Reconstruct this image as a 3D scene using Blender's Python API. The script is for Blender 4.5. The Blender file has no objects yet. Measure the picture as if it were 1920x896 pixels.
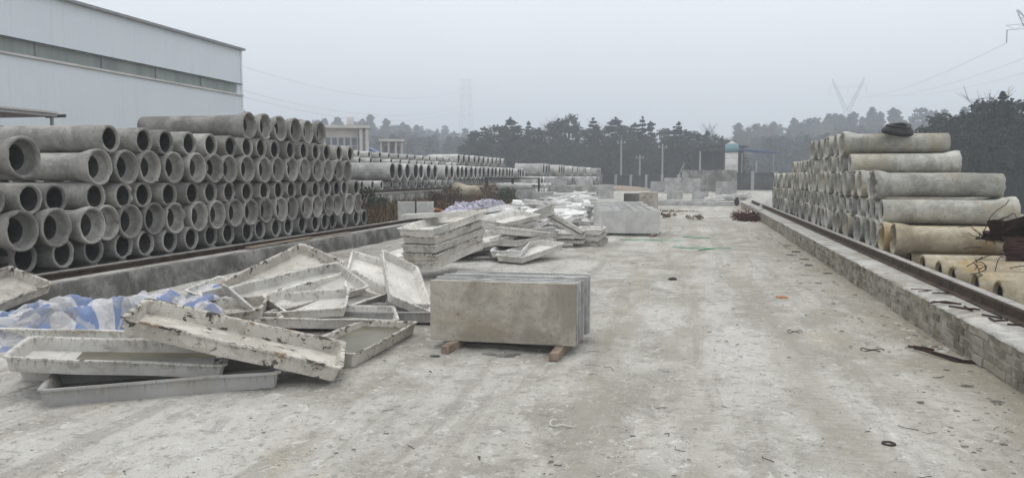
import bpy, bmesh, math, random
import numpy as np
from mathutils import Vector, Matrix, Euler, noise as mnoise

S = bpy.context.scene
COL = S.collection
PI = math.pi
rad = math.radians
RNG = random.Random(7)

# ---------------------------------------------------------------- camera, light, exposure
PITCH, YAW, HC = rad(4.46), rad(12.734), 1.6
cd = bpy.data.cameras.new('camera')
cam = bpy.data.objects.new('camera', cd); COL.objects.link(cam)
cam.location = (0, 0, HC)
cam.rotation_euler = (PI / 2 - PITCH, 0, YAW)
cd.sensor_width = 36; cd.lens = 36 * 1500 / 1920
cd.clip_start = .05; cd.clip_end = 6000
S.camera = cam

SUN_EL, SUN_ROT = rad(74), rad(335)
w = bpy.data.worlds.new('World'); S.world = w; w.use_nodes = True
nt = w.node_tree; nt.nodes.clear()
sky = nt.nodes.new('ShaderNodeTexSky'); sky.sky_type = 'NISHITA'; sky.sun_disc = False
sky.sun_elevation = SUN_EL; sky.sun_rotation = SUN_ROT; sky.dust_density = 4; sky.air_density = 1.2
hs = nt.nodes.new('ShaderNodeHueSaturation'); hs.inputs['Saturation'].default_value = .35
nt.links.new(sky.outputs[0], hs.inputs['Color'])
# even cloud deck over the clear sky
mixc = nt.nodes.new('ShaderNodeMix'); mixc.data_type = 'RGBA'
mixc.inputs[0].default_value = .88
tcw = nt.nodes.new('ShaderNodeTexCoord'); nzw = nt.nodes.new('ShaderNodeTexNoise')
nzw.inputs['Scale'].default_value = 1.6; nzw.inputs['Detail'].default_value = 3
nt.links.new(tcw.outputs['Generated'], nzw.inputs['Vector'])
rpw = nt.nodes.new('ShaderNodeValToRGB')
rpw.color_ramp.elements[0].position = .3; rpw.color_ramp.elements[0].color = (.83, .862, .905, 1)
rpw.color_ramp.elements[1].position = .72; rpw.color_ramp.elements[1].color = (.97, .985, 1.0, 1)
nt.links.new(nzw.outputs['Fac'], rpw.inputs[0])
sc = nt.nodes.new('ShaderNodeVectorMath'); sc.operation = 'SCALE'; sc.inputs['Scale'].default_value = 8.5
nt.links.new(rpw.outputs[0], sc.inputs[0])
nt.links.new(hs.outputs[0], mixc.inputs[6]); nt.links.new(sc.outputs[0], mixc.inputs[7])
bg = nt.nodes.new('ShaderNodeBackground'); bg.inputs['Strength'].default_value = .1
nt.links.new(mixc.outputs[2], bg.inputs[0])
wo = nt.nodes.new('ShaderNodeOutputWorld'); nt.links.new(bg.outputs[0], wo.inputs[0])

sl = bpy.data.lights.new('sun', 'SUN'); sl.energy = .8; sl.angle = rad(35); sl.color = (1, .95, .87)
so = bpy.data.objects.new('sun', sl); COL.objects.link(so)
sd = Vector((math.sin(SUN_ROT) * math.cos(SUN_EL), math.cos(SUN_ROT) * math.cos(SUN_EL), math.sin(SUN_EL)))
so.rotation_euler = (-sd).to_track_quat('-Z', 'Y').to_euler()
S.view_settings.view_transform = 'Standard'; S.view_settings.look = 'None'
S.view_settings.exposure = 0.65; S.view_settings.gamma = 1
S.cycles.max_bounces = 6; S.cycles.diffuse_bounces = 3; S.cycles.volume_bounces = 2
S.cycles.use_denoising = True
try: S.cycles.volume_step_rate = 4
except Exception: pass

# ---------------------------------------------------------------- helpers
F3 = np.array([-math.sin(YAW) * math.cos(PITCH), math.cos(YAW) * math.cos(PITCH), -math.sin(PITCH)])
R3 = np.array([math.cos(YAW), math.sin(YAW), 0]); U3 = np.cross(R3, F3)
def at(px, D, py=None):
    """world x, y of the compass bearing seen at image column px, D metres out; z for row py"""
    d = F3 + R3 * (px - 960) / 1500 + (0 if py is None else U3 * (448 - py) / 1500)
    k = D / math.hypot(d[0], d[1])
    return d[0] * k, d[1] * k, HC + d[2] * k

def tag(o, label=None, cat=None, group=None, kind=None):
    if label: o['label'] = label
    if cat: o['category'] = cat
    if group: o['group'] = group
    if kind: o['kind'] = kind
    return o
def empty(name, loc=(0, 0, 0), rz=0, label=None, cat=None, group=None):
    o = bpy.data.objects.new(name, None); COL.objects.link(o)
    o.location = loc; o.rotation_euler = (0, 0, rz); o.empty_display_size = .2
    return tag(o, label, cat, group)
def link(name, me, parent=None, loc=None, rot=None):
    o = bpy.data.objects.new(name, me); COL.objects.link(o)
    if parent: o.parent = parent
    if loc is not None: o.location = loc
    if rot is not None: o.rotation_euler = rot
    return o
def mesh(name, V, Fc, mat=None, smooth=False, uv=None):
    me = bpy.data.meshes.new(name)
    me.from_pydata([tuple(v) for v in V], [], [tuple(f) for f in Fc])
    if mat: me.materials.append(mat)
    if smooth: me.polygons.foreach_set('use_smooth', [True] * len(me.polygons))
    if uv is not None:
        l = me.uv_layers.new(name='UVMap')
        idx = np.empty(len(me.loops), dtype=np.int64); me.loops.foreach_get('vertex_index', idx)
        l.data.foreach_set('uv', np.asarray(uv, dtype=np.float32)[idx].ravel())
    me.update(); return me
def tree_copy(root, label=None, group=None):
    c = root.copy(); COL.objects.link(c)
    for ch in root.children:
        d = ch.copy(); COL.objects.link(d); d.parent = c
        for g in ch.children:
            e = g.copy(); COL.objects.link(e); e.parent = d
    if label: c['label'] = label
    if group: c['group'] = group
    return c

class MB:
    def __init__(s): s.v = []; s.f = []
    def add(s, V, Fc):
        n = len(s.v); s.v += [tuple(v) for v in V]; s.f += [tuple(i + n for i in f) for f in Fc]; return s
    def box(s, x0, x1, y0, y1, z0, z1, M=None, jit=0):
        V = [Vector((x, y, z)) for z in (z0, z1) for y in (y0, y1) for x in (x0, x1)]
        if jit: V = [v + Vector([RNG.uniform(-jit, jit) for _ in 'xyz']) for v in V]
        if M: V = [M @ v for v in V]
        return s.add(V, [(0, 2, 3, 1), (4, 5, 7, 6), (0, 1, 5, 4), (2, 6, 7, 3), (0, 4, 6, 2), (1, 3, 7, 5)])
    def tube(s, pts, r, n=6, cap=True):
        pts = [Vector(p) for p in pts]; k = len(pts); rings = []
        rr = r if isinstance(r, (list, tuple)) else [r] * k
        for i, p in enumerate(pts):
            t = (pts[min(i + 1, k - 1)] - pts[max(i - 1, 0)])
            if t.length < 1e-9: t = Vector((0, 0, 1))
            t.normalize(); a = t.orthogonal().normalized()
            if i and rings:
                a = (pa - t * pa.dot(t)); a = a.normalized() if a.length > 1e-6 else t.orthogonal().normalized()
            pa = a; b = t.cross(a)
            rings.append([p + (a * math.cos(2 * PI * j / n) + b * math.sin(2 * PI * j / n)) * rr[i] for j in range(n)])
        V = [v for q in rings for v in q]; Fc = []
        for i in range(k - 1):
            for j in range(n):
                Fc.append((i * n + j, i * n + (j + 1) % n, (i + 1) * n + (j + 1) % n, (i + 1) * n + j))
        if cap: Fc += [tuple(range(n))[::-1], tuple((k - 1) * n + j for j in range(n))]
        return s.add(V, Fc)
    def bar(s, a, b, r, n=4): return s.tube([a, b], r, n)
    def build(s, name, mat, parent=None, smooth=False, bevel=0, loc=None, rot=None):
        me = mesh(name, s.v, s.f, mat, smooth)
        o = link(name, me, parent, loc, rot)
        if bevel:
            m = o.modifiers.new('bevel', 'BEVEL'); m.width = bevel; m.segments = 2; m.limit_method = 'ANGLE'
        return o

def vnoise(x, y, seed=0):
    """value noise on arrays"""
    xi = np.floor(x).astype(np.int64); yi = np.floor(y).astype(np.int64)
    xf = x - xi; yf = y - yi; xf = xf * xf * (3 - 2 * xf); yf = yf * yf * (3 - 2 * yf)
    def h(a, b):
        n = (a * 374761393 + b * 668265263 + seed * 974634777) & 0x7fffffff
        n = ((n ^ (n >> 13)) * 1274126177) & 0x7fffffff
        return ((n ^ (n >> 16)) & 0xffff) / 65535.0
    return (h(xi, yi) * (1 - xf) + h(xi + 1, yi) * xf) * (1 - yf) + (h(xi, yi + 1) * (1 - xf) + h(xi + 1, yi + 1) * xf) * yf
def fbm(x, y, o=4, seed=0):
    r = 0; a = .5
    for i in range(o): r = r + a * vnoise(x * 2 ** i, y * 2 ** i, seed + i * 17); a *= .5
    return r

# ---------------------------------------------------------------- materials
class N:
    """small node graph writer"""
    def __init__(s, name, rough=.85, spec=.25):
        s.m = bpy.data.materials.new(name); s.m.use_nodes = True
        s.t = s.m.node_tree; s.p = s.t.nodes['Principled BSDF']
        s.p.inputs['Roughness'].default_value = rough
        s.p.inputs['Specular IOR Level'].default_value = spec
        tc = s.t.nodes.new('ShaderNodeTexCoord'); oi = s.t.nodes.new('ShaderNodeObjectInfo')
        s.obj = tc.outputs['Object']; s.uv = tc.outputs['UV']; s.rnd = oi.outputs['Random']; s.nrm = tc.outputs['Normal']
        s.co = s.obj
    def n(s, t, **k):
        x = s.t.nodes.new(t)
        for a, b in k.items(): setattr(x, a, b)
        return x
    def setin(s, node, i, v):
        if hasattr(v, 'is_output'): s.t.links.new(v, node.inputs[i])
        else:
            if isinstance(v, tuple) and len(v) == 3 and node.inputs[i].type == 'RGBA': v = v + (1,)
            node.inputs[i].default_value = v
    def vec(s, scale=(1, 1, 1), co=None, rnd=True, off=(0, 0, 0)):
        mp = s.n('ShaderNodeMapping'); s.setin(mp, 0, co or s.co); mp.inputs['Scale'].default_value = scale
        mp.inputs['Location'].default_value = off
        if not rnd: return mp.outputs[0]
        a = s.n('ShaderNodeVectorMath', operation='MULTIPLY_ADD')
        cx = s.n('ShaderNodeCombineXYZ')
        for i in range(3): s.setin(cx, i, s.rnd)
        s.setin(a, 0, cx.outputs[0]); a.inputs[1].default_value = (37, 61, 23); s.t.links.new(mp.outputs[0], a.inputs[2])
        return a.outputs[0]
    def noise(s, scale=5, detail=4, rough=.6, v=None, dist=0):
        x = s.n('ShaderNodeTexNoise'); s.setin(x, 'Vector', v or s.vec())
        x.inputs['Scale'].default_value = scale; x.inputs['Detail'].default_value = detail
        x.inputs['Roughness'].default_value = rough; x.inputs['Distortion'].default_value = dist
        return x.outputs['Fac']
    def voro(s, scale=5, v=None, feature='F1', out='Distance', rand=1):
        x = s.n('ShaderNodeTexVoronoi', feature=feature); s.setin(x, 'Vector', v or s.vec())
        x.inputs['Scale'].default_value = scale; x.inputs['Randomness'].default_value = rand
        return x.outputs[out]
    def ramp(s, f, a, b, lo=0., hi=1.):
        x = s.n('ShaderNodeMapRange', interpolation_type='SMOOTHSTEP'); s.setin(x, 0, f)
        x.inputs[1].default_value = a; x.inputs[2].default_value = b; x.inputs[3].default_value = lo; x.inputs[4].default_value = hi
        return x.outputs[0]
    def mix(s, f, a, b):
        x = s.n('ShaderNodeMix', data_type='RGBA'); s.setin(x, 0, f); s.setin(x, 6, a); s.setin(x, 7, b); return x.outputs[2]
    def math(s, op, a, b=0.):
        x = s.n('ShaderNodeMath', operation=op); s.setin(x, 0, a); s.setin(x, 1, b); return x.outputs[0]
    def sep(s, v=None):
        x = s.n('ShaderNodeSeparateXYZ'); s.setin(x, 0, v or s.co); return x.outputs
    def bright(s, c, f):
        x = s.n('ShaderNodeVectorMath', operation='SCALE'); s.setin(x, 0, c); s.setin(x, 'Scale', f); return x.outputs[0]
    def bump(s, h, strength=.4, dist=.01):
        b = s.n('ShaderNodeBump'); s.setin(b, 'Height', h); b.inputs['Strength'].default_value = strength
        b.inputs['Distance'].default_value = dist; s.t.links.new(b.outputs[0], s.p.inputs['Normal']); return s
    def col(s, c): s.setin(s.p, 'Base Color', c); return s

def concrete(name, c1, c2, stain=None, samt=.4, dark=(.10, .098, .09), damt=.3, scale=2.5, bumps=.35, rv=.25):
    g = N(name, .9, .2)
    a = g.noise(scale, 8, .72, dist=.3)
    c = g.mix(g.ramp(a, .40, .60), tuple(x * .9 for x in c1), tuple(x * 1.06 for x in c2))
    b = g.noise(scale * 5, 7, .78)
    c = g.mix(g.ramp(b, .50, .62, 0, damt), c, dark)
    c = g.mix(g.ramp(g.noise(scale * 3.2, 7, .75, dist=.7), .56, .66, 0, .28), c, tuple(min(.75, x * 1.35) for x in c2))
    if stain:
        d = g.noise(scale * .6, 7, .7, dist=.8)
        c = g.mix(g.ramp(d, .49, .62, 0, samt), c, stain)
    c = g.mix(g.ramp(g.noise(scale * 22, 3, .7), .60, .68, 0, .5), c, tuple(x * .35 for x in c1))
    k = g.ramp(g.rnd, 0, 1, 1 - rv, 1 + rv * .6)
    c = g.bright(c, k)
    g.col(c)
    h = g.math('ADD', g.math('MULTIPLY', g.noise(scale * 8, 6, .75), .8), g.math('MULTIPLY', g.voro(scale * 16), .35))
    g.bump(h, bumps, .012)
    return g.m

M = {}
M['pipe_l'] = concrete('concrete_grey', (.235, .227, .21), (.345, .333, .308), samt=.25, stain=(.13, .125, .115), scale=1.8)
M['pipe_r'] = concrete('concrete_warm', (.33, .325, .29), (.46, .455, .41), stain=(.35, .29, .19), samt=.5, scale=1.6, rv=.18)
M['pipe_y'] = concrete('concrete_stained', (.35, .30, .21), (.46, .41, .31), stain=(.36, .24, .10), samt=.75, scale=1.5, rv=.1)
M['pipe_f'] = concrete('concrete_light', (.40, .395, .375), (.54, .53, .50), stain=(.17, .165, .155), samt=.45, scale=1.2, rv=.2)
M['slab_face'] = concrete('slab_concrete', (.32, .29, .24), (.43, .395, .335), stain=(.31, .25, .175), samt=.5, damt=.12, scale=1.7, bumps=.2, rv=.12)
M['slab_grey'] = concrete('slab_concrete_grey', (.36, .355, .34), (.47, .465, .45), stain=(.26, .25, .235), samt=.4, damt=.1, scale=1.7, bumps=.15, rv=.12)
M['slab_light'] = concrete('slab_concrete_light', (.50, .495, .475), (.55, .545, .525), stain=(.45, .435, .41), samt=.3, damt=.05, scale=1.0, bumps=.12, rv=.12)
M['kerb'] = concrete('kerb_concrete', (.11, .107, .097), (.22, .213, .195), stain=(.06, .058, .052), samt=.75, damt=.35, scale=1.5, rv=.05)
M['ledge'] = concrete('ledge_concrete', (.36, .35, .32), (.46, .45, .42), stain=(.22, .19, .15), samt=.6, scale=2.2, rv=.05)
M['old_wall'] = concrete('old_wall', (.22, .22, .19), (.36, .36, .32), stain=(.12, .13, .10), samt=.8, damt=.3, scale=.8, rv=.1)

def simple(name, c, rough=.7, spec=.3, var=.25, scale=6, metal=0, c2=None, bump=.15):
    g = N(name, rough, spec); g.p.inputs['Metallic'].default_value = metal
    c2 = c2 or tuple(x * (1 - var) for x in c)
    g.col(g.mix(g.ramp(g.noise(scale, 5, .65), .3, .7), c2, c))
    if bump: g.bump(g.noise(scale * 6, 3), bump, .01)
    return g.m
M['rail'] = simple('rusty_rail', (.085, .058, .042), .8, .3, c2=(.045, .034, .028))
M['rust'] = simple('rust', (.065, .034, .026), .85, .2, c2=(.018, .012, .011), scale=4)
M['red_rust'] = simple('red_rust', (.11, .035, .028), .9, .1, c2=(.05, .02, .018), scale=6)
M['wire'] = simple('dark_wire', (.05, .04, .035), .7, .3, c2=(.02, .018, .016))
M['rubber'] = simple('black_rubber', (.022, .022, .021), .65, .4, c2=(.035, .034, .031))
M['wood'] = simple('raw_wood', (.33, .26, .205), .8, .2, c2=(.20, .14, .105), scale=9)
M['plank'] = simple('weathered_plank', (.33, .27, .21), .8, .2, c2=(.22, .17, .13), scale=5)
M['dark_frame'] = simple('dark_steel', (.05, .052, .055), .6, .4)
M['galv'] = simple('galvanised_steel', (.30, .31, .32), .6, .4)
M['green'] = simple('green_plastic', (.08, .42, .21), .5, .4)
M['white_pl'] = simple('white_plastic', (.65, .64, .6), .5, .4)
M['pole'] = simple('pole_concrete', (.42, .42, .41), .8, .2)
M['white_render'] = simple('white_render', (.62, .61, .58), .85, .2, c2=(.48, .47, .44), scale=.6)
M['win'] = simple('window_glass', (.07, .09, .13), .15, .6, scale=1.5, bump=0)
M['blue_sheet'] = simple('blue_sheet', (.05, .10, .26), .5, .3)
M['blue_dark'] = simple('dark_blue_sheet', (.03, .06, .15), .6, .3)
M['roof_grey'] = simple('roof_sheet', (.42, .43, .43), .6, .3, scale=2)
M['bark'] = simple('bark', (.085, .07, .058), .9, .1, c2=(.05, .04, .034), scale=8)
M['brown_cone'] = simple('orange_clay', (.42, .2, .11), .9, .1, scale=3)
M['water'] = simple('standing_water', (.15, .135, .09), .3, .2, scale=3, c2=(.09, .085, .06), bump=0)
M['silo'] = simple('silo_white', (.66, .65, .60), .6, .3, c2=(.5, .49, .44), scale=1.2)
M['silo_teal'] = simple('silo_teal', (.16, .31, .35), .6, .3, scale=2)

def foliage(name, c1, c2):
    g = N(name, .8, .12)
    isl = g.n('ShaderNodeNewGeometry').outputs['Random Per Island']
    g.col(g.bright(g.bright(g.mix(g.ramp(g.noise(.9, 4, .6), .35, .65), c1, c2), g.ramp(g.rnd, 0, 1, .7, 1.2)), g.ramp(isl, 0, 1, .6, 1.4)))
    return g.m
M['pine'] = foliage('pine_needles', (.015, .028, .020), (.030, .048, .030))
M['pine2'] = foliage('dark_needles', (.013, .025, .020), (.025, .040, .030))
M['leaf'] = foliage('broad_leaves', (.022, .034, .018), (.04, .052, .028))
M['dry'] = foliage('dry_twigs', (.10, .08, .065), (.15, .12, .10))
M['weed'] = foliage('dry_weeds', (.10, .062, .036), (.20, .14, .085))
M['bush'] = foliage('green_bush', (.035, .05, .02), (.08, .095, .04))

def m_ground():
    g = N('dusty_ground', .93, .15); V = lambda sc: g.vec(sc, rnd=False)
    big = g.noise(.35, 5, .6, V((1, .55, 1)))
    mid = g.noise(1.7, 6, .7, V((1, .8, 1)), .4)
    fine = g.noise(11, 6, .75, V((1, 1, 1)))
    streak = g.noise(1.0, 5, .65, V((2.6, .16, 1)), .3)
    c = g.mix(g.ramp(mid, .40, .60), (.31, .295, .255), (.46, .442, .40))
    c = g.mix(g.ramp(big, .44, .60, 0, .8), c, (.55, .535, .50))
    c = g.mix(g.ramp(streak, .50, .62, 0, .6), c, (.29, .272, .235))
    c = g.mix(g.ramp(g.noise(.8, 5, .7, V((1.3, .5, 1)), .5), .54, .68, 0, .5), c, (.38, .33, .245))
    c = g.mix(g.ramp(g.noise(3.5, 8, .8, V((1, .7, 1)), .6), .52, .60, 0, .55), c, (.27, .26, .235))
    c = g.mix(g.ramp(fine, .54, .62, 0, .6), c, (.22, .205, .175))
    c = g.mix(g.ramp(g.noise(9, 7, .8, V((1, .8, 1)), .8), .56, .62, 0, .7), c, (.64, .635, .61))
    c = g.mix(g.ramp(g.noise(42, 4, .7, V((1, 1, 1))), .60, .68, 0, .75), c, (.12, .115, .105))
    c = g.mix(g.ramp(g.noise(60, 3, .7, V((1, 1, 1))), .60, .68, 0, .6), c, (.68, .67, .64))
    xyz = g.sep(g.obj); X, Y = xyz[0], xyz[1]
    wx = g.math('ADD', X, g.math('MULTIPLY', g.math('SUBTRACT', g.noise(.12, 2, .5, V((1, 1, 1))), .5), 2.2))
    trk = None
    for cxx in (-.75, .0, .95, 1.55):
        b_ = g.ramp(g.math('ABSOLUTE', g.math('SUBTRACT', wx, cxx)), .10, .24, 1, 0)
        trk = b_ if trk is None else g.math('MAXIMUM', trk, b_)
    tread = g.n('ShaderNodeTexWave', wave_type='BANDS', bands_direction='Y'); g.setin(tread, 'Vector', V((1, 1, 1)))
    tread.inputs['Scale'].default_value = 3.4; tread.inputs['Distortion'].default_value = 5; tread.inputs['Detail'].default_value = 4
    tk = g.math('MULTIPLY', trk, g.ramp(g.noise(1.3, 5, .7, V((1, .35, 1))), .40, .60, .15, .8))
    c = g.mix(g.math('MULTIPLY', tk, g.ramp(tread.outputs['Fac'], .2, .9, .65, .95)), c, (.33, .305, .25))
    wob = g.math('MULTIPLY', g.math('SUBTRACT', g.noise(.6, 4, .6, V((1, 1, 1))), .5), 1.6)
    # brownish soil against the brick wall foot
    foot = g.math('MULTIPLY', g.ramp(g.math('ADD', X, wob), 1.35, 2.5), g.ramp(X, 2.9, 3.1, 1, 0))
    c = g.mix(g.math('MULTIPLY', foot, .7), c, (.27, .235, .175))
    # weedy brown soil beyond the left kerb, and beyond the fence
    soil = g.mix(g.ramp(g.noise(1.2, 5, .65, V((1, 1, 1))), .35, .65), (.11, .07, .045), (.22, .155, .10))
    ms = g.ramp(g.math('ADD', X, wob), -8.6, -8.1, 1, 0)
    c = g.mix(ms, c, soil)
    far = g.ramp(g.math('ADD', Y, g.math('MULTIPLY', wob, 5)), 88, 104)
    c = g.mix(far, c, g.mix(g.ramp(g.noise(.08, 4, .6, V((1, 1, 1))), .4, .6), (.10, .075, .05), (.06, .062, .04)))
    right = g.ramp(X, 13, 16)
    c = g.mix(g.math('MULTIPLY', right, .7), c, (.16, .14, .10))
    g.col(c)
    h = g.math('ADD', g.math('MULTIPLY', g.noise(4, 6, .7, V((1, 1, 1))), 1.0), g.math('MULTIPLY', g.noise(22, 5, .7, V((1, 1, 1))), .35))
    h = g.math('ADD', h, g.math('MULTIPLY', g.voro(14, V((1, .8, 1))), .3))
    g.bump(h, 1.0, .05)
    return g.m
M['ground'] = m_ground()

def m_tray(name, wear, base=(.70, .68, .63)):
    g = N(name, .75, .25)
    c = g.mix(g.ramp(g.noise(2.2, 5, .65), .3, .7), tuple(x * .74 for x in base), base)
    c = g.mix(g.ramp(g.noise(6, 6, .75, dist=.8), .50, .64, 0, .5), c, (.42, .375, .30))
    xyz = g.sep(g.obj); z = xyz[2]
    w1 = g.noise(34, 3, .7, g.vec((1, 1, .06)))
    c = g.mix(g.math('MULTIPLY', g.ramp(w1, .54, .62, 0, .75), g.ramp(z, .02, .11)), c, (.25, .24, .215))
    fl = g.noise(4.5, 7, .75, g.vec((1, 1.3, 1)), .6)
    c = g.mix(g.ramp(fl, wear - .09, wear - .06, 0, .55), c, (.33, .30, .255))
    pe = g.noise(9, 6, .75, g.vec((1, 1.6, 1.4)), .5)
    rimw = g.ramp(z, .07, .13, 0, .085)
    c = g.mix(g.ramp(g.math('ADD', pe, rimw), wear, wear + .02), c, (.07, .063, .055))
    c = g.mix(g.ramp(g.math('ADD', g.noise(5, 6, .75), rimw), wear + .06, wear + .09), c, (.25, .18, .12))
    c = g.bright(c, g.ramp(g.rnd, 0, 1, .85, 1.08))
    g.col(c)
    g.bump(g.math('ADD', g.noise(9, 4), g.math('MULTIPLY', g.voro(30), .4)), .3, .012)
    return g.m
M['tray'] = m_tray('worn_white_mould', .67)
M['tray_white'] = m_tray('white_mould', .75, (.82, .81, .79))
M['tray_old'] = m_tray('peeling_white_mould', .60, (.58, .55, .49))
M['tray_grey'] = m_tray('grey_plastic_mould', .76, (.44, .435, .42))

def m_brick():
    g = N('brick', .92, .15)
    c = g.mix(g.ramp(g.noise(1.1, 4, .6), .35, .65), (.20, .17, .125), (.29, .265, .215))
    c = g.mix(g.ramp(g.noise(9, 5, .7), .5, .7, 0, .6), c, (.17, .145, .11))
    c = g.mix(g.ramp(g.noise(2.6, 5, .7, dist=.5), .56, .66, 0, .7), c, (.40, .385, .34))
    isl = g.n('ShaderNodeNewGeometry').outputs['Random Per Island']
    c = g.bright(c, g.ramp(isl, 0, 1, .72, 1.25))
    c = g.mix(g.ramp(g.noise(3.4, 7, .75, dist=.6), .50, .57, 0, .9), c, (.35, .33, .285))
    g.col(c); g.bump(g.noise(22, 6, .8), .9, .02); return g.m
M['brick'] = m_brick()

def m_tarp(name, blue, white):
    g = N(name, .55, .35)
    w1 = g.n('ShaderNodeTexWave', wave_type='BANDS', bands_direction='X'); s = g.vec((1, 1, 1), g.uv, False)
    g.setin(w1, 'Vector', s); w1.inputs['Scale'].default_value = .40; w1.inputs['Distortion'].default_value = .3
    w1.inputs['Detail'].default_value = 1
    c = g.mix(g.ramp(w1.outputs['Fac'], .66, .74), white, blue)
    c = g.mix(g.ramp(g.noise(4, 7, .75, dist=.7), .46, .58, 0, .7), c, (.26, .255, .25))
    g.col(c); g.bump(g.noise(14, 4, .6), .5, .02); return g.m
M['tarp'] = m_tarp('striped_tarpaulin', (.16, .22, .39), (.50, .50, .52))
M['tarp2'] = m_tarp('violet_striped_tarpaulin', (.09, .09, .22), (.52, .48, .56))

def m_clad():
    g = N('metal_cladding', .55, .35)
    c = g.mix(g.ramp(g.noise(.25, 4, .6), .3, .7), (.67, .735, .77), (.70, .76, .79))
    c = g.mix(g.ramp(g.noise(3.5, 3, .6, g.vec((1, 1, .04), rnd=False)), .52, .72, 0, .25), c, (.54, .60, .63))
    c = g.mix(g.ramp(g.noise(14, 3, .6, g.vec((1, 1, .02), rnd=False)), .56, .7, 0, .3), c, (.68, .74, .79))
    g.col(c)
    xyz = g.sep(); y = g.math('FRACT', g.math('MULTIPLY', xyz[1], 3.2))
    g.bump(g.ramp(g.math('ABSOLUTE', g.math('SUBTRACT', y, .5)), .36, .44), .3, .02); return g.m
M['clad'] = m_clad()
def m_poly():
    g = N('window_strip', .35, .5)
    c = g.mix(g.ramp(g.noise(1.2, 4, .6, g.vec((1, 1, .1), rnd=False)), .35, .65), (.17, .20, .18), (.25, .28, .25))
    c = g.mix(g.ramp(g.noise(12, 3, .6, g.vec((1, 1, .05), rnd=False)), .5, .7, 0, .5), c, (.13, .15, .14))
    g.col(c); return g.m
M['poly'] = m_poly()

# ---------------------------------------------------------------- ground and hills
def hz(x, y):
    """ground height"""
    d = np.hypot(x, y)
    left = np.clip((-x - 8.2) / 3.5, 0, 1); left = left * left * (3 - 2 * left) * .30
    lp = np.clip((-x - 13.2) / .6, 0, 1) * .35
    z = left * np.clip((y - 5) / 6, 0, 1) + lp * (y > 0)
    z = z * np.clip((170 - y) / 40, 0, 1)
    az = np.arctan2(x, y)
    top = 5 + 9 * np.clip((np.abs(az + .10) - .05) / .25, 0, 1) + 5 * (fbm(x * .012 + 9, y * .012 + 4, 3, 5) - .5)
    r = np.clip((d - 150) / 220, 0, 1); r = r * r * (3 - 2 * r)
    r2 = np.clip((d - 380) / 500, 0, 1)
    return z + r * top + r2 * r2 * (22 + 26 * fbm(x * .004, y * .004, 3, 8))
def hz1(x, y): return float(hz(np.array([float(x)]), np.array([float(y)]))[0])
def axis(dense0, dense1, st, lo, hi, g=1.09):
    a = list(np.arange(dense0, dense1 + 1e-6, st)); s = st; v = dense1
    while v < hi: s *= g; v += s; a.append(v)
    s = st; v = dense0; b = []
    while v > lo: s *= g; v -= s; b.append(v)
    return np.array(b[::-1] + a)
gx = axis(-7.6, 2.5, .055, -1500, 1500); gy = axis(3.0, 22, .07, -60, 1500, 1.045)
GX, GY = np.meshgrid(gx, gy)
Z = hz(GX, GY)
inside = np.clip((GX + 8.5) / 1, 0, 1) * np.clip((14 - GX) / 1, 0, 1) * np.clip((100 - GY) / 10, 0, 1)
rel = .05 * (fbm(GX * .45, GY * .3, 3, 2) - .45) + .035 * (fbm(GX * 2.2, GY * 1.5, 4, 3) - .45)
rel += .022 * (np.abs(fbm(GX * 6, GY * 5, 3, 6) - .45))
tr = .018 * (fbm(GX * 3.2, GY * .22, 3, 11) - .45)
Z = Z + inside * (rel + tr - .006)
nx_g, ny_g = len(gx), len(gy)
def gz_at(x, y):
    i = min(max(int(np.searchsorted(gx, x)), 1), nx_g - 1); j = min(max(int(np.searchsorted(gy, y)), 1), ny_g - 1)
    return float(Z[j, i])
ny, nx = GX.shape
idx = np.arange(nx * ny).reshape(ny, nx)
q = np.stack([idx[:-1, :-1], idx[:-1, 1:], idx[1:, 1:], idx[1:, :-1]], -1).reshape(-1, 4)
me = bpy.data.meshes.new('ground')
me.vertices.add(nx * ny); me.vertices.foreach_set('co', np.stack([GX, GY, Z], -1).astype(np.float32).ravel())
me.loops.add(q.size); me.loops.foreach_set('vertex_index', q.astype(np.int32).ravel())
me.polygons.add(len(q)); me.polygons.foreach_set('loop_start', np.arange(0, q.size, 4, dtype=np.int32))
me.update(calc_edges=True); me.polygons.foreach_set('use_smooth', [True] * len(q)); me.materials.append(M['ground'])
tag(link('ground', me), kind='structure')

# ---------------------------------------------------------------- haze
HAZE = .0019
g = bpy.data.materials.new('haze'); g.use_nodes = True; t = g.node_tree; t.nodes.clear()
pv = t.nodes.new('ShaderNodeVolumePrincipled'); pv.inputs['Color'].default_value = (.86, .922, 1, 1)
pv.inputs['Density'].default_value = HAZE; pv.inputs['Anisotropy'].default_value = .1
mo = t.nodes.new('ShaderNodeOutputMaterial'); t.links.new(pv.outputs[0], mo.inputs['Volume'])
hb = MB().box(-1560, 1560, -80, 1560, -3, 125).build('haze', g); tag(hb, kind='stuff')

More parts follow.
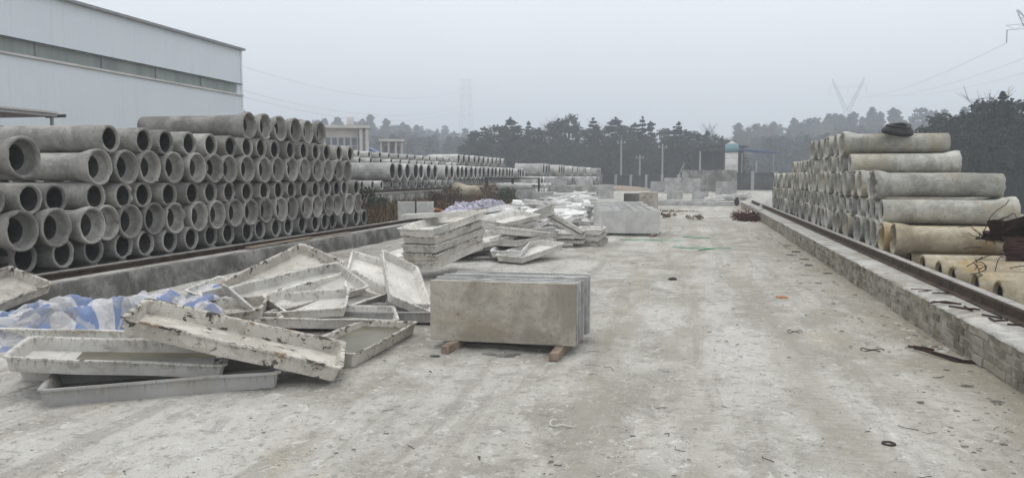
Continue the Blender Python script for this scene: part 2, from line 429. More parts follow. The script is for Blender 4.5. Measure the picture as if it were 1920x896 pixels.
# ---------------------------------------------------------------- brick wall, kerb and rails
def rail_mesh(y0, y1, step=3):
    b = MB(); prof = [(-.07, 0), (.07, 0), (.07, .012), (.014, .03), (.014, .10), (.05, .108), (.05, .14), (-.05, .14), (-.05, .108), (-.014, .10), (-.014, .03), (-.07, .012)]
    ys = np.arange(y0, y1 + .01, step); V = []; n = len(prof)
    for y in ys: V += [(x, y, z) for x, z in prof]
    Fc = [(i * n + j, (i + 1) * n + j, (i + 1) * n + (j + 1) % n, i * n + (j + 1) % n) for i in range(len(ys) - 1) for j in range(n)]
    Fc += [tuple(range(n)), tuple((len(ys) - 1) * n + j for j in range(n))[::-1]]
    return b.add(V, Fc)
def m_rail():
    g = N('dusty_rusty_rail', .85, .2)
    c = g.mix(g.ramp(g.noise(5, 5, .65), .3, .7), (.05, .036, .028), (.11, .08, .058))
    c = g.mix(g.math('MULTIPLY', g.ramp(g.sep()[2], .128, .138), g.ramp(g.noise(6, 5, .7), .3, .55, .35, .95)), c, (.36, .35, .325))
    g.col(c); g.bump(g.noise(30, 4), .3, .01); return g.m
M['rail'] = m_rail()

M['brick_mortar'] = concrete('mortar', (.24, .22, .18), (.34, .32, .275), stain=(.2, .175, .13), samt=.5, damt=.3, scale=3)
rw = empty('brick_wall', (2.38, 0, 0), 0, 'low dusty brick wall carrying the rail beside the right-hand pipe stack', 'wall')
b = MB(); Yq = 4.2; cr = 0
for c_ in range(5):
    z0 = -.06 + c_ * .078; y = 4.2 + (.12 if c_ % 2 else 0)
    while y < 31:
        L_ = .235; ox = RNG.uniform(-.008, .006)
        if 8.2 < y < 8.4 and c_ > 1: ox += .02
        if not (RNG.random() < .02 and c_ == 4):
            b.box(ox, .115 + ox, y, y + L_, z0, z0 + .066, jit=.006)
        y += L_ + .012
b.build('brickwork', M['brick'], rw, bevel=.006)
MB().box(.008, .6, 4.2, 41.9, -.06, .318).build('wall_core', M['brick_mortar'], rw)
# dusty cement cap, slightly broken edge
ys = np.arange(4.2, 42, .11); V = []; Fc = []
for i, y in enumerate(ys):
    e = -.012 + .09 * max(0, mnoise.noise(Vector((0, y * 1.7, 0)))) + .035 * mnoise.noise(Vector((3, y * 7, 0)))
    for x, z in ((e, .319), (e + .006, .338), (.12, .345), (.3, .342), (.6, .345), (.6, .319)):
        V.append((x, y, z + .006 * mnoise.noise(Vector((x * 9, y * 5, 1)))))
    if i:
        for j in range(5): Fc.append(((i - 1) * 6 + j, (i - 1) * 6 + j + 1, i * 6 + j + 1, i * 6 + j))
link('cement_cap', mesh('cement_cap', V, Fc, M['ledge'], True), rw)
MB().box(0, .115, 31.05, 41.9, -.06, .318).build('rendered_end', M['brick'], rw)
r_ = rail_mesh(4.2, 42).build('rail', M['rail'], loc=(2.78, 0, .345))
tag(r_, 'rusty steel crane rail on top of the low brick wall', 'rail')

lw = empty('concrete_kerb', (-7.5, 0, 0), 0, 'long low stained concrete kerb wall in front of the left pipe stack', 'wall')
ys = np.arange(2, 50, .16); V = []; Fc = []
for i, y in enumerate(ys):
    e = .012 * mnoise.noise(Vector((5, y * 1.7, 0)))
    for x, z in ((.06 + e, -.08), (.03 + e, .12), (0.01 + e, .285), (-.02 + e, .305), (-.20, .305), (-.24, .25)):
        V.append((x + .006 * mnoise.noise(Vector((x, y * 6, z * 9))), y, z))
    if i:
        for j in range(5): Fc.append(((i - 1) * 6 + j, i * 6 + j, i * 6 + j + 1, (i - 1) * 6 + j + 1))
kf = link('kerb_body', mesh('kerb_body', V, Fc, M['kerb'], True), lw)
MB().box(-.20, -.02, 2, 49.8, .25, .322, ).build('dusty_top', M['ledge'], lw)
MB().box(-.6, -.03, 2.02, 49.8, -.08, .255).build('kerb_core', M['kerb'], lw)
tag(rail_mesh(2, 50).build('rail', M['rail'], loc=(-7.84, 0, .262)), 'rusty steel rail along the kerb before the left pipe stack', 'rail')
for i, (y0, y1, x, a) in enumerate([(14.0, 16.9, -7.63, .0), (12.6, 15.0, -7.61, .012)]):
    o = MB().box(-.055, .055, -(y1 - y0) / 2, (y1 - y0) / 2, 0, .022).build('wooden_plank', M['plank'], loc=(x, (y0 + y1) / 2, .325 + .023 * i * 1), rot=(0, 0, a), bevel=.003)
    tag(o, ['long weathered plank lying on the kerb, the farther of two', 'weathered plank on the kerb, the nearer of two'][i], 'plank', 'planks on the left kerb')

# second crane wall behind the weeds
b2 = empty('rail_wall', (-13, 0, 0), 0, 'stained concrete rail wall behind the weeds under the middle pipe stack', 'wall')
MB().box(-.5, 0, 20, 62, .2, .86).build('wall_body', M['old_wall'], b2)
for k in range(30): MB().box(0, .05, 20.3 + k * 1.4, 20.75 + k * 1.4, .2, .80).build('pilaster', M['ledge'], b2)
MB().box(-.5, .04, 20, 62, .861, .90).build('coping', M['ledge'], b2)
tag(rail_mesh(20, 62).build('rail', M['rail'], loc=(-13.2, 0, .90)), 'dark rail on the concrete wall under the middle pipe stack', 'rail')

# ---------------------------------------------------------------- pipes
M['bore'] = concrete('shaded_bore_concrete', (.045, .044, .041), (.08, .078, .072), samt=.3, stain=(.05, .048, .043), scale=2, rv=.3)  # shade inside the pipes put into the colour: bore darker than the outer concrete
def pipe_mesh(name, mat, L_, ro, ri, bo, bi, flare=.34, sock=.12, n=40, seed=0, rough=.006):
    """axis +X, spigot end at x=0, bell end at x=L"""
    prof = [(.0, ri), (0, ro - .006), (.008, ro)] + [(x, ro) for x in np.linspace(.25, L_ - flare, 6)]
    prof += [(L_ - flare * .78, ro + (bo - ro) * .12), (L_ - flare * .5, ro + (bo - ro) * .62), (L_ - flare * .3, bo - .006), (L_ - flare * .15, bo), (L_ - .008, bo), (L_, bo - .006)]
    prof += [(L_, bi + .003), (L_ - sock * .5, bi - .004), (L_ - sock, bi - .008), (L_ - sock - .004, ri + .004), (L_ - sock - .012, ri), (L_ * .5, ri), (.05, ri)]; k = len(prof); V = []; Fc = []
    for j in range(n):
        a = 2 * PI * j / n; ca, sa = math.cos(a), math.sin(a)
        for i, (x, r) in enumerate(prof):
            q = mnoise.noise(Vector((x * 3 + seed, ca * 1.2, sa * 1.2 + seed * 3)))
            c = mnoise.noise(Vector((ca * 4 + seed * 5, sa * 4, x)))
            dx = 0
            ch = max(0, mnoise.noise(Vector((ca * 2.6 + seed * 9, sa * 2.6, seed))) - .22) * (.10 if seed % 2 else .05)
            if x < .02: dx = abs(c) * rough * 1.6 + (ch if r > ri + .01 else 0)
            if x > L_ - .02: dx = -abs(c) * rough * 2.2 - ch
            rr = r + q * rough * .6
            rr += .0045 * (j == 0 and 2 <= i < 14)
            V.append((x + dx, rr * ca, rr * sa))
    for j in range(n):
        for i in range(k):
            a0 = j * k + i; a1 = j * k + (i + 1) % k; b0 = ((j + 1) % n) * k + i; b1 = ((j + 1) % n) * k + (i + 1) % k
            Fc.append((a0, b0, b1, a1))
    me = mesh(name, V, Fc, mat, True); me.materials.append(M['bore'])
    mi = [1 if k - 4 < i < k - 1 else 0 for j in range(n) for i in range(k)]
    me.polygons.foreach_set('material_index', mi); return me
PM = {}
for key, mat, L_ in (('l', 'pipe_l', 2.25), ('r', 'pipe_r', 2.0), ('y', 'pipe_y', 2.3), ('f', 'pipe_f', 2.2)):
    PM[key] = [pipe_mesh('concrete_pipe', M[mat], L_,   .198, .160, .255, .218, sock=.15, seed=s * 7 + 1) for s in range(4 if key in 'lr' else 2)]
PL = {'l': 2.25, 'r': 2.0, 'y': 2.3, 'f': 2.2}
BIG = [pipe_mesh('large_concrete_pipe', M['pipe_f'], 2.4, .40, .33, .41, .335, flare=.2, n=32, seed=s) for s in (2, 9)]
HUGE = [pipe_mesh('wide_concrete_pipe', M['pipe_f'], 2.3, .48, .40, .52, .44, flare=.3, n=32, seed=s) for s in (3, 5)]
ORD = 'first second third fourth fifth sixth seventh eighth ninth tenth eleventh twelfth thirteenth fourteenth fifteenth sixteenth seventeenth eighteenth nineteenth twentieth'.split()
def ordi(i):
    if i < 20: return ORD[i]
    t_ = ['twenty', 'thirty', 'forty', 'fifty', 'sixty', 'seventy', 'eighty', 'ninety'][(i + 1) // 10 - 2]; u = (i + 1) % 10
    return t_ + '-' + ORD[u - 1] if u else t_[:-1] + 'ieth'
def place_pipe(key, X0, Y, z, side, bell, label, group, cat='concrete pipe', meshes=None, L_=None, name='concrete_pipe', jit=.03):
    """the end that faces the road is at X0; side=-1 runs left, +1 runs right"""
    ms = meshes or PM[key]; L_ = L_ or PL[key]
    jx = RNG.uniform(-jit, jit)
    flip = (bell and side < 0) or (not bell and side > 0)      # local +X points to the bell end
    # if bell faces road and pipe runs left, bell end (x=L) at X0 -> origin at X0-L, axis +X
    if side < 0: x, rz = (X0 - L_, 0) if bell else (X0, PI)
    else: x, rz = (X0 + L_, PI) if bell else (X0, 0)
    o = link(name, ms[RNG.randrange(len(ms))], loc=(x + jx, Y, z))
    o.rotation_euler = (RNG.uniform(0, 6.28), 0, rz + RNG.uniform(-.012, .012))
    return tag(o, label, cat, group)

LX = -8.15
def pxY(px, X):
    """Y at which a column px crosses the plane x = X"""
    d = F3 + R3 * (px - 960) / 1500
    return d[1] * X / d[0]
LROWS = [
    (.185, None, 0, [8.0 + .57 * k for k in range(20)]),
    (.575, [5, 48, 118, 175, 232, 276, 320, 357, 397, 432, 464, 490, 517, 542, 569, 592, 610, 627, 646, 668, 684], 0, None),
    (.94, [21, 84, 148, 198, 243, 288, 327, 370, 407, 439, 471, 497, 523, 547, 571, 593, 614, 632, 653, 670], 1, None),
    (1.315, [-8, 58, 109, 182, 233, 274, 319, 364, 401, 433, 465, 498, 526, 549, 572, 593, 616, 634, 649, 670], 0, None),
    (1.735, [3, 188, 236, 280, 324, 365, 400, 432, 464, 496, 521, 546, 570, 595, 615, 634, 651], 1, None),
    (2.14, [212, 275, 317, 361, 400, 436, 467, 495, 520, 548, 574, 594, 617, 641, 659], 0, None),
    (2.555, [466, 497, 529, 552, 578, 602], 1, None)]
RN = ['half-buried base', 'bottom', 'second', 'third', 'fourth', 'fifth', 'top']
for ri_, (z, pxs, bell, ys) in enumerate(LROWS):
    if ys is None: ys = [pxY(p, LX) for p in pxs]
    for i, Y in enumerate(ys):
        kind = 'socket-end' if bell else 'plain-end'
        x0 = LX + (.06 if bell else 0) + (0.12 if ri_ in (2,) and i < 3 else 0)
        if ri_ == 0: x0 -= .12
        if ri_ == 4 and i == 0: x0 += .35
        place_pipe('l', x0, Y + RNG.uniform(-.012, .012), z + RNG.uniform(-.008, .008) + (.10 if ri_ == 4 and i == 0 else 0), -1, bell,
                   f'grey {kind} pipe, {ordi(i)} from near end, {RN[ri_]} row, stack by the white warehouse', 'grey pipes stacked before the white warehouse')
place_pipe('l', -10.9, 9.6, 2.56, -1, 1, 'socket-end pipe on a rear stack below the blue canopy', 'pipes behind the warehouse stack')
place_pipe('l', -10.9, 10.5, 2.56, -1, 0, 'plain-end pipe on a rear stack below the blue canopy', 'pipes behind the warehouse stack')
for i in range(14):
    for r in range(2):
        place_pipe('l', -10.75, 9.3 + i * .57 + .28 * r, 1.78 + .38 * r, -1, r, f'rear pipe behind the warehouse stack, {ordi(i)} from near end, {["lower", "upper"][r]} row', 'pipes behind the warehouse stack')

# right stack
RX = 3.05
def rrow(y0, y1, first=()):
    ys = list(first); y = ys[-1] if ys else y0 - .6
    while True:
        y += RNG.uniform(.56, .74)
        if y > y1: break
        ys.append(y)
    return ys
RR = [(.625, 1, rrow(0, 33, (13.47, 13.95, 14.55, 15.1, 15.8))), (1.02, 0, rrow(0, 33.2, (14.35, 14.9, 15.6))),
      (1.46, 1, rrow(0, 33, (14.75, 15.3, 16.2, 16.8))), (1.86, 0, rrow(0, 27, (17.4, 18.05))), (2.27, 1, rrow(0, 22.9, (17.75, 18.3)))]
RN2 = ['bottom', 'second', 'third', 'fourth', 'top']
for ri_, (z, bell, ys) in enumerate(RR):
    for i, Y in enumerate(ys):
        key = 'y' if ri_ == 0 and i < 2 else 'r'
        kind = 'socket-end' if bell else 'plain-end'
        place_pipe(key, RX + (.0 if not bell else -.03), Y, z + RNG.uniform(-.01, .01), 1, bell,
                   f'pale {kind} pipe, {ordi(i)} from near end, {RN2[ri_]} row, stack beside the brick wall', 'pale pipes stacked beside the brick wall', jit=.05)
for i, Y in enumerate([9.8, 10.55, 11.35, 11.95, 12.75, 13.6, 14.5, 15.4, 16.3]):
    place_pipe('y', 3.3, Y, .26, 1, 0, f'yellow-stained pipe low behind the rail, {ordi(i)} from near end', 'stained base pipes behind the right-hand rail', jit=.04)

# middle stack behind the weeds: big pipes over small ones
MX = -13.2
y = 28.6; i = 0
while y < 50:
    place_pipe('f', MX, y, 1.22, -1, 0, f'small pipe, {ordi(i)} from near end, under the large pipes behind the weeds', 'small pipes under the large pipes')
    y += RNG.uniform(1.0, 1.1) if i < 2 else RNG.uniform(.98, 1.12); i += 1
bigY = [pxY(600 + a / 5.973, MX) for a in (785, 875, 962, 1045, 1115, 1190, 1262)] + [pxY(800 + a / 6.89, MX) for a in (80, 230, 305, 375, 435, 490, 548, 605, 663, 717, 770, 820, 870, 925, 960, 1010, 1045, 1085, 1160, 1185, 1220, 1260)]
for i, Y in enumerate(bigY):
    place_pipe(None, MX + .15, Y, 1.82, -1, 0, f'large pale pipe, {ordi(i)} from near end of the row behind the weeds', 'large pipes behind the weeds', 'large pipe', BIG, 2.4, 'large_concrete_pipe')
for r, (X0, z, n_, y0, st, p0) in enumerate([(-17.2, 2.42, 15, 36.6, 1.5, 'lower'), (-17.6, 2.80, 14, 37.4, 1.5, 'upper')]):
    for i in range(n_):
        place_pipe('f', X0, y0 + i * st, z, -1, 0, f'distant pipe, {ordi(i)} from near end, {p0} row behind the large pipes', 'pipes behind the large pipes')
        if r == 0:
            pass
# support pipes right under those rows (their ends show between the rows)
for i in range(8):
    place_pipe(None, -17.3, 36.9 + i * 3.0, 1.66, -1, 0, f'large pipe carrying the rear rows, {ordi(i)} from near end', 'large pipes carrying the rear rows', 'large pipe', BIG, 2.4, 'large_concrete_pipe')
for i in range(11):
    place_pipe(None, -17.5, 59 + i * 1.5, 2.9, -1, 0, f'far pipe in raised row before the dark pines, {ordi(i)} from near end', 'raised far row of pipes', 'large pipe', BIG, 2.4, 'large_concrete_pipe')
for i in range(6):
    place_pipe(None, -17.3, 59.8 + i * 2.6, 2.05, -1, 0, f'far pipe carrying the raised row, {ordi(i)} from near end', 'far pipes carrying the raised row', 'large pipe', BIG, 2.4, 'large_concrete_pipe')
# wide pipes further along
hy = [63, 64.2, 65.4, 70.5, 71.7, 72.9, 78.5, 82, 87, 88.2, 93, 99, 100.3, 101.6, 102.9]
for i, Y in enumerate(hy):
    place_pipe(None, -11.6, Y, 2.15, -1, 0, f'wide pipe, {ordi(i)} from near end, upper row past the weeds', 'wide pipes in the far rows', 'wide pipe', HUGE, 2.3, 'wide_concrete_pipe')
hy2 = [61, 62.2, 67, 68.2, 72.5, 77, 78.2, 84, 85.2, 86.4, 90, 91.2, 92.4, 96.5, 97.7, 100.5]
for i, Y in enumerate(hy2):
    place_pipe(None, -11.4, Y, 1.12, -1, 0, f'wide pipe, {ordi(i)} from near end, lower row past the weeds', 'wide pipes in the far rows', 'wide pipe', HUGE, 2.3, 'wide_concrete_pipe')
for i in range(9):
    place_pipe('f', -9.4, 47 + i * .95, .95 if i < 8 else .3, -1, 0, f'pipe in the small far stack past the tarpaulin, {ordi(i)} from near end', 'small far stack of pipes')
for i in range(5):
    place_pipe(None, -9.3, 47.5 + i * 1.05, .42, -1, 0, f'large pipe at the foot of small far stack, {ordi(i)} from near end', 'large pipes at the foot of the far stack', 'large pipe', BIG, 2.4, 'large_concrete_pipe')
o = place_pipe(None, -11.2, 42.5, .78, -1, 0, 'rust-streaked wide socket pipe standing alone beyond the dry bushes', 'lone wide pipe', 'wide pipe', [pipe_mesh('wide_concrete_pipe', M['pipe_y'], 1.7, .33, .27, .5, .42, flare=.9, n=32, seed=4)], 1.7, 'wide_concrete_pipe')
o.rotation_euler[2] = PI * .98

# old tyre on the right stack
def torus(R_, r, n=36, m=12, flat=.8, ang=2 * PI):
    V = []; Fc = []
    for i in range(n):
        a = ang * i / n
        for j in range(m):
            b_ = 2 * PI * j / m; rr = R_ + r * math.cos(b_); V.append((rr * math.cos(a), rr * math.sin(a), r * flat * math.sin(b_)))
    for i in range(n):
        for j in range(m): Fc.append((i * m + j, ((i + 1) % n) * m + j, ((i + 1) % n) * m + (j + 1) % m, i * m + (j + 1) % m))
    return V, Fc
ty = empty('old_tyre', (3.98, 17.42, 2.50), 0, 'old black tyre lying on top of the pale pipe stack', 'tyre')
ty.scale = (1, 1, .72)
ty.rotation_euler = (rad(14), rad(2), 0)
def lathe(prof, n=36, wob=0):
    V = []; k = len(prof); Fc = []
    for j in range(n):
        a = 2 * PI * j / n
        for r, z in prof:
            w_ = 1 + wob * mnoise.noise(Vector((math.cos(a) * 1.5, math.sin(a) * 1.5, z * 4)))
            V.append((r * w_ * math.cos(a), r * w_ * math.sin(a), z + wob * .2 * math.sin(2 * a)))
    for j in range(n):
        for i in range(k): Fc.append((j * k + i, ((j + 1) % n) * k + i, ((j + 1) % n) * k + (i + 1) % k, j * k + (i + 1) % k))
    return V, Fc
V, Fc = lathe([(.17, .155), (.215, .17), (.225, .155), (.235, .12), (.275, .07), (.30, .02), (.29, -.05), (.24, -.085), (.18, -.07), (.16, -.02), (.15, .08)], wob=.10)
link('tyre_body', mesh('tyre_body', V, Fc, M['rubber'], True), ty)
V, Fc = lathe([(.15, .165), (.175, .18), (.235, .182), (.24, .165), (.20, .155), (.155, .15)], wob=.10)
link('bead', mesh('bead', V, Fc, M['rubber'], True), ty)

# ---------------------------------------------------------------- mould trays
TL, TW, TH = 1.52, .62, .12
def tray_mesh(mat, seed, warp=.008, L_=TL, W_=TW, H_=TH):
    def ring(dx, z, k=14, m=6, cr=.03):
        hx, hy = L_ / 2 - dx, W_ / 2 - dx; P = []
        for sx, sy, n_, ax in ((-1, -1, k, 0), (1, -1, m, 1), (1, 1, k, 2), (-1, 1, m, 3)):
            nx_, ny_ = {0: (1, -1), 1: (1, 1), 2: (-1, 1), 3: (-1, -1)}[ax]
            a = Vector((sx * hx, sy * hy, z)); bb = Vector((nx_ * hx, ny_ * hy, z)); dv = (bb - a); ln = dv.length; dv.normalize()
            for i in range(n_):
                t_ = i / (n_ - 1)
                P.append(a + dv * (cr + t_ * (ln - 2 * cr)))
        return P
    prof = [(.036, 0, .02), (.018, H_ - .016, .025), (.0, H_ - .015, .03), (0, H_, .03), (.026, H_, .03), (.034, H_ - .01, .03), (.052, .018, .02)]
    rings = [ring(d, z, cr=c) for d, z, c in prof]; n = len(rings[0]); V = [p for r in rings for p in r]; Fc = []
    for i in range(len(rings) - 1):
        for j in range(n): Fc.append((i * n + j, i * n + (j + 1) % n, (i + 1) * n + (j + 1) % n, (i + 1) * n + j))
    Fc.append(tuple(range(n))[::-1])
    # floor as a fan grid so it can sag
    base = (len(rings) - 1) * n; V.append(Vector((0, 0, .016))); c = len(V) - 1
    for j in range(n): Fc.append((base + j, base + (j + 1) % n, c))
    out = []
    for p in V:
        x, y, z = p
        k = z / H_
        bow = (warp * 2.2 * math.sin(seed * 1.7) * (1 - (2 * x / L_) ** 2)) * (1 if y > 0 else -1) * k
        nn = Vector((mnoise.noise(Vector((x * 2.2 + seed, y * 3, 0))), mnoise.noise(Vector((x * 2.2, y * 3 + seed, 5))), mnoise.noise(Vector((x * 1.8 + seed, y * 2, 9)))))
        n2 = mnoise.noise(Vector((x * 14 + seed, y * 14, z * 9)))
        tw = .012 * math.sin(seed) * x * y * 4 / L_
        out.append((x + nn.x * warp * k, y + bow + nn.y * warp * k + n2 * .0025, z + nn.z * warp * 1.1 + tw + n2 * .002 * k))
    me = mesh('mould_tray', out, Fc, mat, False); return me
TM = {m: [tray_mesh(M[m], s + 1.3 * i) for s in (1, 4, 8)] for i, m in enumerate(('tray', 'tray_old', 'tray_grey', 'tray_white'))}
def tray(loc, rot, label, mat='tray', v=0, group='slab moulds dumped by the road', name='mould_tray', s=1):
    o = link(name, TM[mat][v % 3], loc=loc, rot=rot); o.scale = (s, s, s)
    return tag(o, label, 'mould tray', group)
tray((-4.279, 5.31, .147), (.071, .092, .492), 'long white tray with blackened rim chips holding rainwater, under the tilted tray', 'tray', 0)
tray((-3.885, 5.276, .0), (0, 0, .562), 'plain grey-sided tray lowest in the heap, nearest the camera', 'tray_grey', 1, s=1.07)
tray((-4.45, 5.60, .0), (0, 0.0, .30), 'grey tray pinned flat on the ground beneath the rainwater tray', 'tray_grey', 2)
tray((-3.484, 5.598, .262), (.097, .27, .411), 'big peeling cream tray tilted across the front of the heap', 'tray_old', 0, s=1.08)
tray((-3.04, 6.928, .0), (0, 0, 1.563), 'tray flat on the ground with brown water, beside the slab stack', 'tray_old', 1)
tray((-4.764, 8.693, .357), (.347, -.196, 1.447), 'badly flaked tray propped up at the back of the heap', 'tray_old', 2, s=1.08)
tray((-3.39, 8.99, .286), (-.493, .31, -1.104), 'white tray leaning toward the tan slab stack', 'tray', 2, s=.87)
tray((-7.43, 6.959, .234), (.30, -.183, 1.555), 'chipped tray at the left edge against the kerb', 'tray_old', 0)
tray((-5.75, 6.55, .08), (.05, .03, .25), 'white tray edge showing under the blue striped tarpaulin', 'tray', 1)
# overturned and crossed trays in the middle of the heap
tray((-4.022, 8.322, .177), (.411, -.087, 1.282), 'white tray with scuffed outer wall tilted toward the water-filled tray', 'tray', 1)
tray((-4.30, 8.20, .27), (.42, -.10, 1.10), 'white tray nested crookedly inside the tilted one', 'tray', 0, s=.98)
tray((-4.25, 7.75, .16), (.22, -.06, .30), 'pale tray lying crosswise behind the big peeling one', 'tray', 2, s=.9)
tray((-4.75, 8.3, .20), (.30, -.10, 1.0), 'white tray wedged between the flaked tray and the nested ones', 'tray', 1, s=.95)
tray((-3.98, 9.35, .30), (-.30, .22, -1.22), 'pale tray slanted behind the nested ones', 'tray', 0, s=.87)
tray((-5.0, 7.2, .12), (.12, -.1, .35), 'broken tray with rubbish behind the tilted cream tray', 'tray_old', 1)
tray((-3.3, 8.35, .02), (0, 0, .15), 'grey tray flat on the ground under the leaning tray', 'tray_grey', 0)
tray((-5.3, 8.0, .05), (.04, -.08, 1.25), 'thin-edged tray lying behind the tarpaulin end', 'tray_old', 2)
tray((-4.75, 7.05, .06), (.05, -.04, .75), 'dusty tray under the crossed ones, filled with grit', 'tray_old', 0, s=.95)
tray((-3.75, 7.75, .06), (.08, .05, .45), 'scuffed tray beneath the white tray with the outer wall showing', 'tray', 2, s=.95)
tray((-5.2, 9.3, .08), (.12, -.10, 1.0), 'thin tray edge poking out behind the flaked tray', 'tray', 0, s=.95)
tray((-5.05, 8.0, .22), (.25, .12, -.45), 'narrow tray slanting down toward the tarpaulin end', 'tray', 1, s=.75)
wt = MB(); wt.box(-.27, .27, -.72, .72, 0, .004)
o = wt.build('rainwater', M['water'], loc=(-3.04, 6.928, .055), rot=(0, 0, -.008)); tag(o, 'murky brown rainwater lying in the flat tray beside the slabs', 'water')
# rainwater lies level in the tilted tray
o = MB().box(-.50, .50, -.235, .235, 0, .004).build('rainwater', M['water'], loc=(-4.14, 5.37, .168), rot=(.05, .07, .492)); tag(o, 'murky rainwater lying in the long black-chipped tray', 'water')

# nested stack of five behind the tan slabs
for k in range(5):
    tray((-3.97 + RNG.uniform(-.03, .03), 12.61 + RNG.uniform(-.03, .03), .25 + .130 * k), (.0 + RNG.uniform(-.035, .035), -.125 + RNG.uniform(-.02, .02), 1.32 + RNG.uniform(-.06, .06)),
         f'cream mould tray, {ordi(k)} from the bottom of the tall nested pile', 'tray_old' if k % 2 else 'tray', k, 'nested pile behind the tan slabs', s=1.1)
tray((-4.30, 12.75, .99), (PI, -.05, .02), 'small white tray overturned on the nested pile', 'tray', 1, 'nested pile behind the tan slabs', s=.62)
tray((-3.0, 14.9, .12), (.05, -.12, 1.2), 'mould tray on the ground just past the nested pile', 'tray', 2)
for k in range(3):
    tray((-3.35, 15.5 + k * .1, .12 + .15 * k), (.1 * (k - 1), -.1 + .1 * k, 1.3), f'slumped tray, {ordi(k)} from bottom of the pile behind the nested one', 'tray', k, 'slumped pile behind the nested one')
    tray((-3.9, 16.6 + k * .12, .3 + .15 * k), (.06 * k, -.12, 1.05), f'white tray, {ordi(k)} from bottom of the raised pile behind the nested one', 'tray', k + 1, 'raised pile behind the nested one')
rq = random.Random(31)
for k in range(13):
    y = 14.2 + k * .33; x = -4.1 + rq.uniform(-.9, .8); up = rq.random() < .4
    tray((x, y, .10 + .42 * rq.random()), ((PI if up else 0) + rq.uniform(-.15, .15), rq.uniform(-.2, .05), 1.25 + rq.uniform(-.5, .4)), f'white tray sprawled past the nested pile, {ordi(k)} nearest of that sprawl', 'tray_white' if k % 2 else 'tray', k, 'sprawl of trays past the nested pile')
# roof-like trays leaning on each other
for k in range(4):
    tray((-3.75, 18.0, .10 + .12 * k + (.12 if k > 1 else 0)), (0, -.42 if k > 1 else 0, .10), f'tray, {ordi(k)} from bottom, left side of the tent-shaped pile', 'tray', k, 'tent-shaped tray pile')
    tray((-2.85, 18.1, .08 + .12 * k + (.08 if k > 1 else 0)), (0, .50 if k > 1 else 0, .05), f'tray, {ordi(k)} from bottom, right side of the tent-shaped pile', 'tray', k + 1, 'tent-shaped tray pile', s=.62)
for k in range(3):
    tray((-2.35, 18.9, .0 + .13 * k), (0, .0, 1.5 + .05 * k), f'tray, {ordi(k)} from bottom of the low pile near the second slab stack', 'tray_old' if k == 0 else 'tray', k, 'low tray pile by the second slab stack')
# far heap
rg = random.Random(5); spots = []
for k in range(98):
    y = 17.5 + 31 * rg.random() ** .9; x = -4.0 - (y - 17) * .11 + rg.uniform(-1.7, 1.25)
    if y < 22 and x > -3.2: x -= 1.6
    base = .05 + .55 * max(0, 1 - abs(x + 4.9 + (y - 17) * .05) / 2.2) * rg.random() ** .6
    spots.append((y, x, base))
spots.sort()
for k, (y, x, z) in enumerate(spots):
    up = rg.random() < .45
    tray((x, y, z + (.13 if up else 0) + .05), ((PI if up else 0) + rg.uniform(-.2, .2), rg.uniform(-.22, .22), rg.choice([.1, .2, 1.3, 1.5, .8]) + rg.uniform(-.3, .3)),
         f'white tray in the long far heap, {ordi(k)} nearest of the heap', 'tray_white', k, 'long heap of white trays along the kerb')
for k in range(10):
    y = 50 + rg.random() * 14; x = rg.uniform(.6, 3.6)
    tray((x, y, .06 + .2 * rg.random()), (rg.uniform(-.15, .15), rg.uniform(-.2, .2), rg.uniform(0, 3)), f'white tray beyond the end of the brick wall, {ordi(k)} in the scatter', 'tray_white', k, 'trays beyond the brick wall end')

# ---------------------------------------------------------------- slab stacks
def slab_mesh(L_, T, H_, mat, seed, r=.012):
    b = MB(); nx, nz = 14, 7
    V = []; Fc = []
    for side in (0, 1):
        for j in range(nz + 1):
            for i in range(nx + 1):
                x = i / nx * L_; z = j / nz * H_
                ed = (i in (0, nx)) or (j in (0, nz))
                cx_ = mnoise.noise(Vector((x * 9 + seed, z * 9, side))) * .005
                y = (T if side else 0) + mnoise.noise(Vector((x * 2, z * 2, seed + side))) * .002
                if ed: y += (.004 if side == 0 else -.004); x += cx_ * (i in (0, nx)); z += cx_ * (j in (0, nz))
                V.append((x, y, z))
    n = (nx + 1) * (nz + 1); I = lambda s_, i, j: s_ * n + j * (nx + 1) + i
    for j in range(nz):
        for i in range(nx):
            Fc.append((I(0, i, j), I(0, i + 1, j), I(0, i + 1, j + 1), I(0, i, j + 1)))
            Fc.append((I(1, i, j), I(1, i, j + 1), I(1, i + 1, j + 1), I(1, i + 1, j)))
    for i in range(nx):
        Fc.append((I(0, i, 0), I(1, i, 0), I(1, i + 1, 0), I(0, i + 1, 0))); Fc.append((I(0, i, nz), I(0, i + 1, nz), I(1, i + 1, nz), I(1, i, nz)))
    for j in range(nz):
        Fc.append((I(0, 0, j), I(0, 0, j + 1), I(1, 0, j + 1), I(1, 0, j))); Fc.append((I(0, nx, j), I(1, nx, j), I(1, nx, j + 1), I(0, nx, j + 1)))
    return mesh('concrete_slab', V, Fc, mat)
SM = {'a': [slab_mesh(1.37, .055, .56, M['slab_face'], s) for s in (1, 5)], 'b': [slab_mesh(1.37, .055, .56, M['slab_grey'], s) for s in (2, 6)],
      'c': [slab_mesh(1.75, .06, .6, M['slab_light'], s) for s in (3, 7)]}
y = 7.07
